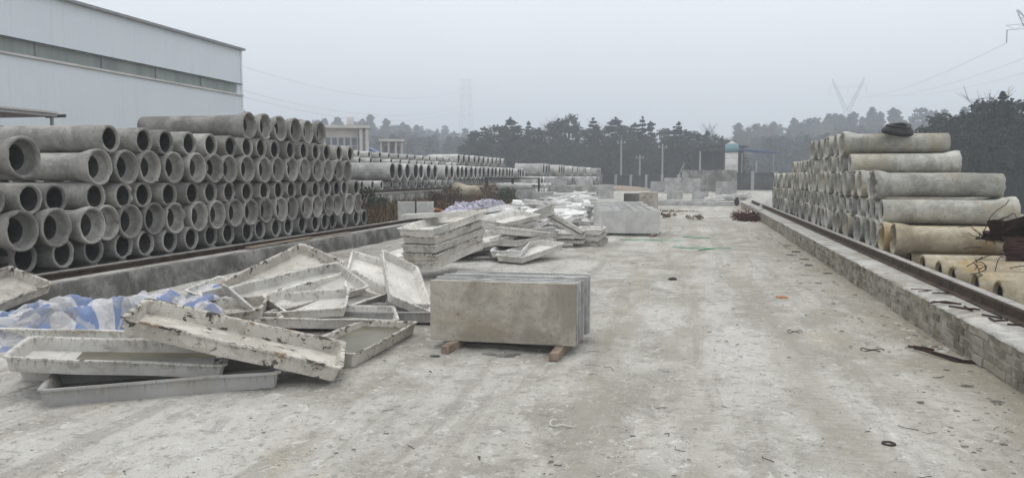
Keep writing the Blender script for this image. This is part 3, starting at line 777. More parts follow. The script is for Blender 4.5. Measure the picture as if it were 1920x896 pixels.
for k in range(9):
    gap = [.012, .012, .05, .02, .05, .06, .05, .09, 0][k]
    m = SM['a' if k == 0 else 'b'][k % 2]
    dz = -.004 if k == 1 else (RNG.uniform(-.008, .006))
    o = link('concrete_slab', m, loc=(-2.385 + [0, .008, .02, -.015, .03, .0, .035, .045, .03][k], y, .075 + dz), rot=(rad(-.6) + RNG.uniform(-.008, .004), 0, rad(.6)))
    tag(o, f'{"tan mottled front" if k == 0 else "grey"} slab, {ordi(k)} from the front, nearest slab stack on wooden blocks', 'concrete slab', 'slabs of the near stack')
    y += .055 + gap
for i, (x, y0) in enumerate(((-2.17, 6.83), (-1.16, 6.78))):
    b = MB().box(-.04, .04, 0, 1.0, 0, .072, jit=.006)
    o = b.build('timber_block', M['wood'], loc=(x, y0, 0.0), rot=(0, 0, rad(-4 + 3 * i)), bevel=.006)
    tag(o, ['wooden bearer under the left end of the near slab stack', 'wooden bearer under the right end of the near slab stack'][i], 'wood block', 'bearers under the near slab stack')
batches = [(21.7, -2.62, 13, .0), (23.5, -2.82, 14, .0), (26.0, -3.15, 13, .01), (28.6, -3.45, 10, 0)]
c_ = 0
for bi_, (y0, x0, n_, a) in enumerate(batches):
    y = y0
    for k in range(n_):
        o = link('concrete_slab', SM['c'][k % 2], loc=(x0 - .012 * k + RNG.uniform(-.02, .02) , y, .075 + RNG.uniform(-.008, .008)), rot=(0, 0, a + .01))
        tag(o, f'long grey slab, {ordi(c_)} from the front of the mid-yard row of slabs', 'concrete slab', 'long slabs in the mid-yard row'); c_ += 1
        y += .06 + RNG.uniform(.0, .12)
for i, (x, y0) in enumerate(((-2.3, 21.45), (-1.05, 21.4))):
    o = MB().box(-.05, .05, 0, 1.2, 0, .072, jit=.006).build('timber_block', M['wood'], loc=(x, y0, 0), rot=(0, 0, rad(-6))); tag(o, ['wooden bearer under the mid-yard slabs, nearer the trays', 'wooden bearer under the mid-yard slabs, nearer the open road'][i], 'wood block', 'bearers under the mid-yard slabs')
c_ = 0
def slab_pack(x, y, z, rz, n_, L_, H_, label, key='slab_grey', T=.07):
    """a bundle of upright slabs, each its own thing"""
    me = slab_mesh(L_, T, H_, M[key], x)
    for k in range(n_):
        px_ = x - math.sin(rz) * k * (T + .02); py_ = y + math.cos(rz) * k * (T + .02)
        tag(link('concrete_slab', me, loc=(px_, py_, z), rot=(0, 0, rz)), f'{label}, {ordi(k)} slab of the bundle', 'concrete slab', label + ' bundle')
slab_pack(-8.50, 22.3, .29, rad(20), 5, .5, .56, 'light slabs on the kerb before the weeds', 'slab_light')
slab_pack(-7.98, 22.5, .29, rad(20), 5, .5, .56, 'twin light slabs on the kerb', 'slab_light')
slab_pack(-.07, 52.5, .02, 0, 5, 1.03, .6, 'small slabs in far yard centre')
slab_pack(-1.67, 53.3, .02, 0, 5, 1.02, .68, 'small slabs left of far yard centre')
slab_pack(2.0, 74, .02, 0, 6, 1.8, 1.15, 'tall slabs beside the far concrete bunker')
slab_pack(-4.1, 80, .02, 0, 5, 1.3, 1.1, 'slabs far left before the bunker')
slab_pack(-2.7, 78, .02, 0, 5, 1.6, 1.45, 'tall slabs before the bunker face')
slab_pack(-.9, 77.4, .02, 0, 5, 1.6, 1.4, 'tall slabs right before the bunker face')
slab_pack(-6.7, 58, .02, .1, 5, 1.1, 1.0, 'slabs under the far tray heap end')
slab_pack(-11.0, 60, .9, 0, 5, 1.6, .55, 'slabs stacked before the wide pipes')
slab_pack(-8.6, 60, .9, 0, 5, 1.2, .55, 'short slabs stacked before the wide pipes')
slab_pack(-9.7, 44, .25, .1, 4, .95, .62, 'slabs by the rusty pallet frame')
MB().box(-12.5, -6.5, 59.2, 64, 0, .9, jit=.01).build('loading_platform', M['ledge'])
tag(COL.objects[-1], 'low pale concrete platform below the stacked slabs far off', 'platform')
# brown perforated block
bl = empty('concrete_block', (-2.55, 39.2, 0), 0, 'brown concrete block with two lifting holes beside the road', 'concrete block')
MB().box(0, .86, 0, 1.2, 0, .84, jit=.006).build('block_body', M['slab_face'], bl, bevel=.02)
for x in (.25, .6): MB().tube([(x, -.012, .6), (x, .03, .6)], .035, 10).build('lifting_hole', M['dark_frame'], bl)
o = MB().box(0, .9, 0, 1.0, 0, .75, jit=.01).build('concrete_block', M['kerb'], loc=(-3.4, 40.5, 0), bevel=.02); tag(o, 'darker concrete block behind the brown perforated one', 'concrete block')
# long flat slabs lying in the far yard
for i, (x, y0, L_) in enumerate(((-2.6, 45, 5.2), (-2.3, 48.5, 4.4))):
    o = MB().box(0, L_, 0, .9, 0, .22, jit=.01).build('flat_beam', M['slab_grey'], loc=(x, y0, 0), bevel=.015); tag(o, ['long flat concrete beam across the far road, the nearer one', 'long flat concrete beam across the far road, the farther one'][i], 'concrete beam', 'beams across the far road')

# ---------------------------------------------------------------- tarpaulins
def tarp(name, loc, rz, LX_, LY_, H_, mat, label, seed, n=(260, 150)):
    u, v = np.meshgrid(np.linspace(0, 1, n[0]), np.linspace(0, 1, n[1]))
    e = (fbm(u * 4, v * 4, 3, seed) - .45) * .35
    m = np.clip(np.minimum(np.minimum(u, 1 - u), np.minimum(v, 1 - v)) * 4.5 + e * .5, 0, 1); m = m * m * (3 - 2 * m)
    ux = u + .10 * (fbm(u * 3, v * 3, 3, seed + 3) - .45); vy = v + .14 * (fbm(u * 3 + 5, v * 3, 3, seed + 4) - .45)
    rid = lambda a, b, s: 1 - np.abs(2 * fbm(a, b, 3, s) - .9)
    h = .42 + .5 * fbm(u * 3.5, v * 2.5, 2, seed + 1) + .75 * (rid(ux * 5, vy * 4, seed + 5) - .6) + .5 * (rid(ux * 11 + 4 * v, vy * 9, seed + 7) - .6) + .2 * (rid(ux * 24, vy * 19 + 5 * u, seed + 8) - .6)
    rc = np.random.RandomState(seed); nc = 46; cu, cv = rc.rand(nc), rc.rand(nc); asp = LX_ / LY_
    wu = u + .05 * (fbm(u * 7, v * 5, 2, seed + 20) - .45); wv = v + .10 * (fbm(u * 7, v * 5, 2, seed + 21) - .45)
    D2 = ((wu[..., None] - cu) * asp) ** 2 + (wv[..., None] - cv) ** 2
    o_ = np.argsort(D2, -1)[..., :2]; c1 = o_[..., 0]
    f1 = np.sqrt(np.take_along_axis(D2, o_[..., :1], -1)[..., 0]); f2 = np.sqrt(np.take_along_axis(D2, o_[..., 1:2], -1)[..., 0])
    ga, gb, gr = rc.normal(size=nc) * .9, rc.normal(size=nc) * .6, rc.rand(nc); th = rc.rand(nc) * 6.28; of = rc.rand(nc) * 3
    cell = .35 * gr[c1] + ga[c1] * (wu - cu[c1]) * 1.6 + gb[c1] * (wv - cv[c1]) * 1.2 - .30 * np.exp(-(f2 - f1) / .035)
    h = .62 * h + .75 * cell
    h = np.clip(h, 0.02, 2) * m * H_
    x = (ux - .5) * LX_ + .10 * (fbm(u * 9, v * 9, 2, seed + 9) - .4); y = (vy - .5) * LY_ + .10 * (fbm(u * 9, v * 9 + 4, 2, seed + 10) - .4)
    V = np.stack([x, y, h + .006], -1).reshape(-1, 3); nx_, ny_ = n
    I = np.arange(nx_ * ny_).reshape(ny_, nx_)
    Q = np.stack([I[:-1, :-1], I[:-1, 1:], I[1:, 1:], I[1:, :-1]], -1).reshape(-1, 4)
    su = (u * LX_ * np.cos(th[c1]) + v * LY_ * np.sin(th[c1])) * 2.6 + of[c1] + .35 * fbm(u * 6, v * 5, 3, seed + 12)
    uv = np.stack([su, v * LY_ * 2], -1).reshape(-1, 2)
    o = link(name, mesh(name, V.tolist(), Q.tolist(), mat, True, uv), loc=loc, rot=(0, 0, rz))
    md = o.modifiers.new('thick', 'SOLIDIFY'); md.thickness = .004
    return tag(o, label, 'tarpaulin', 'crumpled tarpaulins')
tarp('crumpled_tarpaulin', (-5.95, 7.1, .0), rad(38), 3.3, 1.7, .42, M['tarp'], 'crumpled blue and white striped tarpaulin against the kerb near the front trays', 3)
tarp('crumpled_tarpaulin', (-8.5, 31.5, .3), rad(91), 8.5, .95, .36, M['tarp2'], 'violet and white tarpaulin crumpled on the kerb by the weeds', 21)

# ---------------------------------------------------------------- scrap on the right
def sheet(name, loc, rot, sx, sy, mat, label, cat, seed, amp=.12, n=26):
    V = []; Fc = []
    for j in range(n):
        for i in range(n):
            u, v = i / (n - 1), j / (n - 1); r = 1 + .25 * mnoise.noise(Vector((u * 3, v * 3, seed)))
            x = (u - .5) * sx * r; y = (v - .5) * sy * r
            V.append((x, y, amp * (1 - abs(2 * u - 1)) + amp * .9 * mnoise.noise(Vector((u * 3.5, v * 3.5, seed + 4))) + .03 * mnoise.noise(Vector((u * 12, v * 12, seed)))))
    for j in range(n - 1):
        for i in range(n - 1): Fc.append((j * n + i, j * n + i + 1, (j + 1) * n + i + 1, (j + 1) * n + i))
    o = link(name, mesh(name, V, Fc, mat), loc=loc, rot=rot)
    md = o.modifiers.new('thick', 'SOLIDIFY'); md.thickness = .01
    return tag(o, label, cat)
sheet('rusty_sheet', (4.62, 12.3, .82), (rad(-30), rad(3), rad(4)), 1.3, .65, M['rust'], 'crumpled dark rusty metal sheet lying over the stained pipes', 'metal sheet', 3, .13)
sheet('rusty_sheet', (4.70, 12.05, .62), (rad(70), rad(0), rad(4)), 1.15, .36, M['rust'], 'rusty metal flap hanging below the crumpled sheet', 'metal sheet', 8, .05)
def wires(name, cen, n_, spread, label, cat, mat='wire', r=.006, up=.3, ln=.6, seed=0, k=6):
    rr = random.Random(seed); b = MB()
    for _ in range(n_):
        p = Vector(cen) + Vector((rr.uniform(-1, 1) * spread[0], rr.uniform(-1, 1) * spread[1], rr.uniform(0, 1) * spread[2]))
        d = Vector((rr.uniform(-1, 1), rr.uniform(-1, 1), rr.uniform(-.2, 1) * up)).normalized(); pts = [p]
        for i in range(k):
            d = (d + Vector((rr.uniform(-.5, .5), rr.uniform(-.5, .5), rr.uniform(-.5, .35)))).normalized()
            p = p + d * ln / k; p.z = max(p.z, cen[2] + .006); pts.append(p.copy())
        b.tube(pts, r, 5)
    o = b.build(name, M[mat]); return tag(o, label, cat)
wires('wire_tangle', (3.95, 12.2, .62), 8, (.25, .3, .45), 'thin dark wires sprouting beside the crumpled rusty sheet', 'wire', r=.006, seed=2, ln=.7, up=1)
wires('wire_tangle', (3.55, 10.9, .45), 7, (.2, .4, .1), 'bent wires over the low stained pipes behind the rail', 'wire', r=.006, seed=4, ln=.7, up=.8)
wires('wire_tangle', (1.95, 30.4, .0), 260, (.34, .8, .24), 'red-brown tangle of rusty wire at the brick wall foot', 'wire heap', 'red_rust', .013, .2, .32, 9)
wires('rebar_scrap', (2.60, 8.0, .352), 8, (.04, .6, .02), 'rusty rebar scraps lying on the brick wall top', 'rebar', 'rust', .009, .0, .28, 12, 2)
wires('rebar_scrap', (2.55, 9.5, .352), 4, (.05, .5, .01), 'thin rebar bits on the wall top, farther along', 'rebar', 'rust', .006, .0, .22, 16, 2)
wires('wire_tangle', (2.5, 27, .40), 1, (.2, 3, .1), 'twisted black wire on the far end of the brick wall', 'rebar', 'wire', .010, .5, .8, 17)
b = MB(); b.tube([(0, 0, .012), (.16, -.02, .012), (.02, .10, .012), (.28, -.46, .014), (.44, -.46, .012)], .011, 6)
b.tube([(-.04, .02, .03), (.22, -.5, .012), (.36, -.52, .012)], .010, 6)
tag(b.build('bent_rebar', M['rust'], loc=(2.02,  7.95, gz_at(2.02,  7.95) + .004)), 'bent dark rebar hairpin on the ground by the brick wall', 'rebar')
def ring_pts(R_, e, n=18, ph=0, gap=.15): return [(R_ * math.cos(ph + a), R_ * e * math.sin(ph + a), .008 + .01 * math.sin(3 * a)) for a in np.linspace(0, 2 * PI * (1 - gap), n)]
tag(MB().tube(ring_pts(.10, .55), .005, 5).build('wire_loop', M['wire'], loc=(1.64,  7.84, gz_at(1.64,  7.84) + .004)), 'thin dark wire loop lying on the road near the bent rebar', 'wire')
tag(MB().tube(ring_pts(.07, .8), .004, 5).build('wire_loop', M['wire'], loc=(1.05,  8.6, gz_at(1.05,  8.6) + .004)), 'small open wire loop in mid road', 'wire')
tag(MB().tube(ring_pts(.085, .8, gap=.4, ph=2.2), .005, 5).build('wire_loop', M['white_pl'], loc=(-.80,  5.05, gz_at(-.80,  5.05) + .004)), 'pale plastic strip curled on the ground in the foreground', 'plastic strip')
V, Fc = torus(.032, .010, 20, 8)
tag(link('washer', mesh('washer', V, Fc, M['wire'], True), loc=(1.17,  5.07, gz_at(1.17,  5.07) + .004)), 'small dark ring lying in the right foreground', 'ring')
def rock(name, loc, s, mat, label, cat='stone', seed=0):
    bm = bmesh.new(); bmesh.ops.create_icosphere(bm, subdivisions=2, radius=1)
    for v in bm.verts:
        v.co *= 1 + .35 * mnoise.noise(v.co * 1.3 + Vector((seed, 0, 0))); v.co = Vector((v.co.x * s[0], v.co.y * s[1], v.co.z * s[2]))
    me = bpy.data.meshes.new(name); bm.to_mesh(me); bm.free(); me.materials.append(mat)
    loc = (loc[0], loc[1], loc[2] + (gz_at(loc[0], loc[1]) if loc[2] < .2 else 0) - s[2] * .3)
    return tag(link(name, me, loc=loc), label, cat)
rock('brick_fragment', (1.18, 11.1, .012), (.09, .06, .025), M['brown_cone'], 'orange brick fragment lying in mid road', 'brick piece', 3)
rock('dark_stone', (-.28, 12.6, .02), (.07, .06, .03), M['wire'], 'dark lump lying in mid road past the tan slabs', 'stone', 7)
b = MB().box(-.03, .03, -.04, .04, 0, .16, jit=.008)
tag(b.build('wood_scrap', M['wood'], loc=(2.70, 6.95, .37), rot=(rad(15), rad(12), .3), bevel=.005), 'stub of pale wood standing on the brick wall top', 'wood scrap')
for i, (x, y, a, l) in enumerate([(-1.0, 20.4, .1, 1.6), (.1, 21.4, -.1, .7), (.2, 18.3, .05, 1.3), (-1.9, 22.0, .3, .8), (.3, 17.9, .5, .4)]):
    pts = [(x + l * (t_ - .5) * math.cos(a) , y + l * (t_ - .5) * math.sin(a) + .12 * math.sin(t_ * 5 + i), .012 + gz_at(x, y)) for t_ in np.linspace(0, 1, 12)]
    tag(MB().tube(pts, .012, 5).build('green_strap', M['green']), f'green plastic strap on the road past the tan slabs, {ordi(i)} of five scattered', 'strap', 'green straps on the road')
tag(MB().box(-.12, .12, -.02, .02, 0, .01).build('green_strap', M['green'], loc=(-6.45, 11.2, .01), rot=(0, 0, .1)), 'short green strap lying before the left kerb', 'strap')
pts = [(3.95 + .35 * t_, 10.35 - .05 * t_, .52 - .28 * t_ ** 2) for t_ in np.linspace(0, 1, 8)]
tag(MB().tube(pts, .01, 5).build('green_rope', M['green']), 'green rope draped over the nearest low stained pipe', 'rope')
tag(sheet('torn_panel', (3.0, 33.8, .35), (rad(10), rad(-38), rad(20)), 1.6, 1.2, M['tray_grey'] if 'tray_grey' in M else M['kerb'], 'pale bent panel lying against the far pipes at the wall end', 'panel', 5, .1))
rock('dark_machine_bit', (2.15, 41.7, .42), (.12, .12, .22), M['rubber'], 'small black motor standing at the far end of the brick wall', 'motor', 5)

# pieces of broken concrete along the wall foot
for i, (x, y, s_) in enumerate([(2.12, 16.2, .11), (1.95, 17.0, .09), (2.15, 17.8, .10), (2.05, 15.2, .08), (2.2, 14.0, .08), (1.85, 12.6, .05), (2.15, 19.4, .09)]):
    rock('concrete_chunk', (x, y, .01), (s_, s_ * .8, s_ * .28), M['kerb'], f'flat broken concrete chunk at the brick wall foot, {ordi(i)} of seven', 'rubble', i * 3)
for i, (x, y, s_) in enumerate([(-1.78, 6.9, .07), (-1.62, 6.88, .09), (-1.55, 6.98, .06), (-2.22, 6.72, .05)]):
    rock('concrete_chunk', (x, y, .01), (s_, s_ * .5, s_ * .2), M['kerb'], f'flake of concrete under the front of the tan slab stack, {ordi(i)} of four', 'rubble', i * 5 + 1)

# rubble crumbs: nobody could count them
rb = np.random.RandomState(3); V = []; Fc = []
def flakes(n_, xr, yr, smin, smax, cluster=None):
    for _ in range(n_):
        y = yr[0] + (yr[1] - yr[0]) * rb.rand() ** 1.6; x = xr[0] + (xr[1] - xr[0]) * rb.rand()
        if cluster is not None and vnoise(np.array([x * 1.6]), np.array([y * .8]), cluster)[0] < .58: continue
        s_ = smin + (smax - smin) * rb.rand() ** 3; a = rb.rand() * 6.28; n0 = len(V)
        zz = gz_at(x, y)
        k = rb.randint(4, 7); hgt = s_ * (.25 + .3 * rb.rand())
        for j in range(k):
            t_ = a + 6.28 * j / k; r = s_ * (.6 + .6 * rb.rand())
            V.append((x + r * math.cos(t_) * 1.5, y + r * math.sin(t_), zz - .004)); 
        for j in range(k):
            t_ = a + 6.28 * j / k; r = s_ * (.4 + .4 * rb.rand())
            V.append((x + r * math.cos(t_) * 1.4, y + r * math.sin(t_), zz + hgt * (.6 + .5 * rb.rand())))
        Fc.append(tuple(n0 + k + j for j in range(k)))
        for j in range(k): Fc.append((n0 + j, n0 + (j + 1) % k, n0 + k + (j + 1) % k, n0 + k + j))
flakes(2200, (-4.5, 2.3), (3.6, 20), .003, .019, 4)
flakes(1500, (-5, 2.3), (3.6, 16), .003, .014, 9)
flakes(700, (1.5, 2.35), (5, 26), .005, .03)
flakes(420, (2.05, 2.38), (5, 24), .010, .045, 6)
flakes(4200, (-4.5, 2.3), (3.6, 13), .002, .008)
flakes(500, (-7.3, -3), (5, 20), .006, .035)
g = N('crumbs', .95, .1); g.col(g.mix(g.ramp(g.n('ShaderNodeNewGeometry').outputs['Random Per Island'], .1, .9), (.17, .158, .138), (.50, .48, .43)))
tag(link('rubble_crumbs', mesh('rubble_crumbs', V, Fc, g.m)), kind='stuff')

b = MB(); rr = random.Random(77)
for _ in range(80):
    x = rr.uniform(-1.2, 2.3) if rr.random() < .75 else rr.uniform(-3, 0); y = 4.2 + 13 * rr.random() ** 1.3; a = rr.uniform(0, 6.28); l = rr.uniform(.03, .16); z = gz_at(x, y) + .006
    m = (x + .5 * l * math.cos(a) + rr.uniform(-.02, .02), y + .5 * l * math.sin(a) + rr.uniform(-.02, .02), z + rr.uniform(0, .012))
    b.tube([(x, y, z), m, (x + l * math.cos(a + .4), y + l * math.sin(a + .4), z)], rr.uniform(.0015, .0035), 4)
tag(b.build('wire_litter', M['wire']), kind='stuff')

# rust-red pallet frame near the weeds
pf = empty('steel_frame', (-12.3, 47, .3), rad(10), 'brown steel frame standing by the lone wide pipe', 'steel frame')
for x in (0, 1.6, 3.2): 
    MB().box(x, x + .1, 0, .1, 0, 1.15).build('upright', M['rust'], pf)
    MB().box(x, x + .1, 1.3, 1.4, 0, 1.15).build('upright', M['rust'], pf)
for z in (.25, .7, 1.15):
    MB().box(-.05, 3.35, .02, .08, z, z + .07).build('crossbar', M['rust'], pf)
o = MB().box(0, 1.3, 0, .7, 0, .55, jit=.01).build('white_crate', M['tray_grey'], loc=(-8.7, 43.5, .2), rot=(0, 0, .15)); tag(o, 'pale crate with orange rag beside the steel frame', 'crate')

# ---------------------------------------------------------------- warehouse and canopy on the left
wh = empty('warehouse', (-25, 0, 0), 0, 'large pale blue metal-clad warehouse with long window strip', 'warehouse')
b = MB(); X0, Ye = -26, 41.3
b.box(-26, 0, -6, Ye, 0, 6.2)
b.build('wall', M['clad'], wh)
b = MB().box(-26, -.02, -6, Ye, 6.78, 8.66); b.build('upper_wall', M['clad'], wh)
MB().box(-26, -.16, -6, Ye - .42, 6.2, 6.78).build('window_strip', M['poly'], wh)
MB().box(-26, -.03, Ye - .42, Ye - .02, 6.2, 6.78).build('end_panel', M['clad'], wh)
MB().box(-.02, .10, -6, Ye + .02, 6.13, 6.215).build('window_sill', M['white_render'], wh)
MB().box(-.019, .05, -6, Ye + .02, 6.77, 6.80).build('window_head', M['dark_frame'], wh)
for k in range(12): MB().box(-.15, -.10, -2 + k * 3.6, -1.93 + k * 3.6, 6.2, 6.78).build('mullion', M['galv'], wh)
MB().box(-.1, .045, Ye - .1, Ye + .03, 0, 8.66).build('corner_trim', M['clad'], wh)
b = MB(); b.add([(.16, -6, 8.66), (.16, Ye + .12, 8.66), (.16, Ye + .12, 8.76), (.16, -6, 8.76), (-13, -6, 10.0), (-13, Ye + .12, 10.0), (-26, -6, 8.76), (-26, Ye + .12, 8.76), (-26, -6, 8.66), (-26, Ye + .12, 8.66)],
           [(0, 1, 2, 3), (3, 2, 5, 4), (4, 5, 7, 6), (0, 8, 9, 1), (1, 9, 7, 5, 2), (0, 3, 4, 6, 8)])
b.build('roof', M['roof_grey'], wh)
MB().box(.161, .21, -6, Ye + .14, 8.67, 8.78).build('gutter', M['galv'], wh)
cn = empty('canopy_shed', (-18, 19.9, .14), 0, 'low canopy roof over a dark blue shed before the warehouse', 'shed')
b = MB(); M4 = Matrix.Rotation(rad(1.0), 4, 'X')
b.box(-5, 0, -14, 0, 3.18, 3.26); b.build('roof', M['roof_grey'], cn)
MB().box(-5.05, .05, -14, -.0, 3.265, 3.32).build('roof_edge', M['white_render'], cn)
MB().box(-4.6, -.7, -13.6, -1.5, 0, 3.178).build('wall', M['blue_dark'], cn)
MB().bar((-.1, -.1, 0), (-.1, -.1, 3.18), .05, 8).build('post', M['galv'], cn)
MB().bar((-.4, .0, 3.2), (.15, .15, 3.22), .05, 6).build('gutter_spout', M['dark_frame'], cn)

# ---------------------------------------------------------------- far buildings
def house(px0, px1, D, yt, label):
    x0, y0, _ = at(px0, D); x1, y1, _ = at(px1, D); _, _, zt = at(px0, D, yt)
    W_ = math.hypot(x1 - x0, y1 - y0); rz = math.atan2(y1 - y0, x1 - x0)
    return empty('white_house', (x0, y0, hz1(x0, y0)), rz, label, 'house'), W_, zt
h1, W_, zt = house(606, 694, 92, 245, 'two-storey flat-roofed white house with columned end bay')
MB().box(0, W_ * .78, .9, 7, 0, zt - .35).build('wall', M['white_render'], h1)
MB().box(-.3, W_ + .1, -.2, 7.2, zt - .35, zt - .02).build('roof', M['white_render'], h1)
MB().box(-.3, W_ * .8, -.1, 1.0, zt * .52, zt * .52 + .22).build('balcony', M['white_render'], h1)
for k in range(6):
    x = .45 + k * .72
    f_ = MB().box(x, x + .5, .86, .898, zt * .60, zt * .60 + 1.3).build('window', M['win'], h1)
    MB().box(x - .06, x, .84, .898, zt * .6 - .05, zt * .6 + 1.35).build('window_frame', M['pole'], f_)
    MB().box(x, x + .5, .86, .898, .9, zt * .4).build('window', M['win'], h1)
for x in (W_ * .80, W_ * .93): MB().box(x, x + .35, 0, .4, 0, zt - .352).build('column', M['white_render'], h1)
MB().box(W_ * .78 + .02, W_, 1.0, 6, 0, zt - .36).build('stair_bay', M['slab_grey'], h1)
for k in range(12): MB().box(.1 + k * .33, .13 + k * .33, -.06, -.02, zt * .52 + .22, zt * .52 + .85).build('baluster', M['pole'], h1)
MB().box(0, 4.1, -.07, -.01, zt * .52 + .85, zt * .52 + .92).build('handrail', M['pole'], h1)
x, y, _ = at(660, 93); wtk = MB().tube([(0, 0, -.1), (0, 0, .15), (0, 0, .75), (0, 0, .95), (0, 0, 1.0)], [.32, .42, .42, .3, .08], 12).build('water_tank', M['white_pl'], loc=(x, y, zt + .1 + hz1(x, y)), smooth=True)
tag(wtk, 'round white water tank standing on the flat-roofed house', 'water tank')
h2, W2, zt2 = house(715, 757, 98, 271, 'small white pavilion house with open columned front')
MB().box(0, W2, 1.2, 5, 0, zt2 - .3).build('wall', M['slab_grey'], h2)
MB().box(-.2, W2 + .2, -.2, 5.2, zt2 - .3, zt2).build('roof', M['white_render'], h2)
for x in (0, W2 * .33, W2 * .66, W2 - .2): MB().box(x, x + .2, 0, .2, 0, zt2 - .302).build('column', M['white_render'], h2)
for x in (.5, 1.2, 1.9): MB().box(x, x + .45, 1.15, 1.198, 1.4, zt2 - .8).build('window', M['win'], h2)
x, y, _ = at(697, 104); o = empty('blue_roof_shed', (x, y, 0), rad(10), 'small shed with a blue sloping roof between the two white houses', 'shed')
MB().box(-.8, .8, 0, 3, 0, 4.6).build('wall', M['white_render'], o)
b = MB(); b.add([(-1, -.3, 5.6), (-1, 3.2, 5.6), (1.2, 3.2, 4.5), (1.2, -.3, 4.5), (-1, -.3, 5.45), (-1, 3.2, 5.45), (1.2, 3.2, 4.35), (1.2, -.3, 4.35)], [(0, 3, 2, 1), (4, 5, 6, 7), (0, 1, 5, 4), (2, 3, 7, 6), (0, 4, 7, 3), (1, 2, 6, 5)])
b.build('roof', M['blue_sheet'], o)

# silo, bunker wall, shed, fences, poles
x, y, _ = at(1368.5, 104); _, _, z1 = at(1368, 104, 270); R_ = 22.5 / 1500 * 104 / 2
si = empty('silo', (x, y, 0), 0, 'white cylindrical silo with teal band and domed cap', 'silo')
MB().tube([(0, 0, .0), (0, 0, z1 - 1.1)], R_, 28).build('barrel', M['silo'], si, True)
MB().tube([(0, 0, z1 - 1.099), (0, 0, z1 - .1)], R_ * 1.04, 28).build('band', M['silo_teal'], si, True)
MB().tube([(0, 0, z1 - .1), (0, 0, z1 + .22), (0, 0, z1 + .3)], [R_ * 1.0, R_ * .35, .05], 28).build('cap', M['white_render'], si, True)
b = MB()
for k in range(14): b.bar((-R_ - .12, -.15, .4 + k * .4), (-R_ - .12, .15, .4 + k * .4), .015)
b.bar((-R_ - .12, -.15, 0), (-R_ - .12, -.15, z1 - 1), .02); b.bar((-R_ - .12, .15, 0), (-R_ - .12, .15, z1 - 1), .02)
b.build('ladder', M['galv'], si)
for k in range(5): MB().tube([(0, 0, 1.0 + k * .95), (0, 0, 1.05 + k * .95)], R_ * 1.012, 28).build('seam', M['pole'], si)
b = MB()
for k in range(14):
    b.box(-1.2 + k * .4, -.82 + k * .4, 86 + RNG.uniform(-.04, .04), 89, 0, 2.25 + RNG.uniform(-.03, .05), jit=.015)
tag(b.build('concrete_bunker', M['old_wall']), 'weathered grey concrete bunker wall before the silo', 'bunker')
x, y, _ = at(1305, 108); sh = empty('open_shed', (x, y, 0), rad(2), 'dark open steel shed with a low roof behind the bunker', 'shed')
for k in range(4): MB().box(k * 1.9, k * 1.9 + .16, 0, .16, 0, 5.4).build('post', M['dark_frame'], sh)
b = MB(); b.add([(-1, -.3, 5.2), (2.3, -.3, 5.75), (6.4, -.3, 5.55), (-1, 5, 5.2), (2.3, 5, 5.75), (6.4, 5, 5.55), (-1, -.3, 5.08), (2.3, -.3, 5.63), (6.4, -.3, 5.43), (-1, 5, 5.08), (2.3, 5, 5.63), (6.4, 5, 5.43)],
           [(0, 1, 4, 3), (1, 2, 5, 4), (0, 6, 7, 1), (1, 7, 8, 2), (3, 4, 10, 9), (4, 5, 11, 10), (0, 3, 9, 6), (2, 8, 11, 5), (6, 9, 10, 7), (7, 10, 11, 8)]); b.build('roof', M['dark_frame'], sh)
MB().box(-.6, 6.2, 4.5, 4.6, 0, 5.0).build('back_wall', M['bark'], sh)
x, y, _ = at(1384, 108); sh2 = empty('blue_canopy', (x, y, 0), rad(-2), 'thin blue canopy roof on slim posts beside the silo', 'canopy')
b = MB(); b.add([(-.6, 0, 5.2), (4.5, 0, 4.75), (4.5, 3, 4.75), (-.6, 3, 5.2), (-.6, 0, 5.0), (4.5, 0, 4.55), (4.5, 3, 4.55), (-.6, 3, 5.0)], [(0, 1, 2, 3), (4, 7, 6, 5), (0, 4, 5, 1), (2, 6, 7, 3), (0, 3, 7, 4), (1, 5, 6, 2)]); b.build('roof', M['blue_sheet'], sh2)
for xx in (.2, 4.1): MB().box(xx, xx + .14, .1, .24, 0, 4.6).build('post', M['galv'], sh2)
MB().box(2.0, 2.2, 1, 1.2, 0, 3.6).build('post', M['galv'], sh2); MB().box(1.5, 3.0, 2.5, 2.9, 1.0, 1.9).build('machine_box', M['galv'], sh2)
x, y, _ = at(1262, 106); cv = empty('inclined_conveyor', (x, y, 0), 0, 'thin pale conveyor arm slanting up to the dark shed', 'conveyor')
MB().bar((0, 0, .4), (1.3, 0, 3.4), .10).build('arm', M['galv'], cv); MB().bar((1.2, 0, 0), (1.2, 0, 3.1), .05).build('leg', M['galv'], cv); MB().bar((.1, 0, 0), (.1, 0, .6), .05).build('leg', M['galv'], cv)

def fence(P, Q, H_, label, bars=.16, postw=.22, pmat='dark_frame', post='pole', nb=3.0, z0=0):
    P = Vector(P); Q = Vector(Q); L_ = (Q - P).length; rz = math.atan2(Q.y - P.y, Q.x - P.x)
    f_ = empty('fence', (P.x, P.y, z0), rz, label, 'fence'); b = MB(); k = 0; x = 0
    while x < L_:
        b.box(x, x + bars * .8, -.012, .012, .06, H_ - .02 + (.05 if (k % 2) else 0)); x += bars; k += 1
    b.box(0, L_, -.02, .02, .25, .30); b.box(0, L_, -.02, .02, H_ - .28, H_ - .23)
    b.build('railings', M[pmat], f_); x = 0
    while x <= L_ + .1:
        MB().box(x - postw / 2, x + postw / 2, -postw / 2, postw / 2, 0, H_ + .08).build('post', M[post], f_); x += nb
    return f_
def m_fill():
    g = N('fence_mesh', .8, .2); g.col(g.mix(g.ramp(g.noise(3, 3), .3, .7), (.03, .033, .036), (.06, .063, .066))); return g.m
M['mesh_dark'] = m_fill()
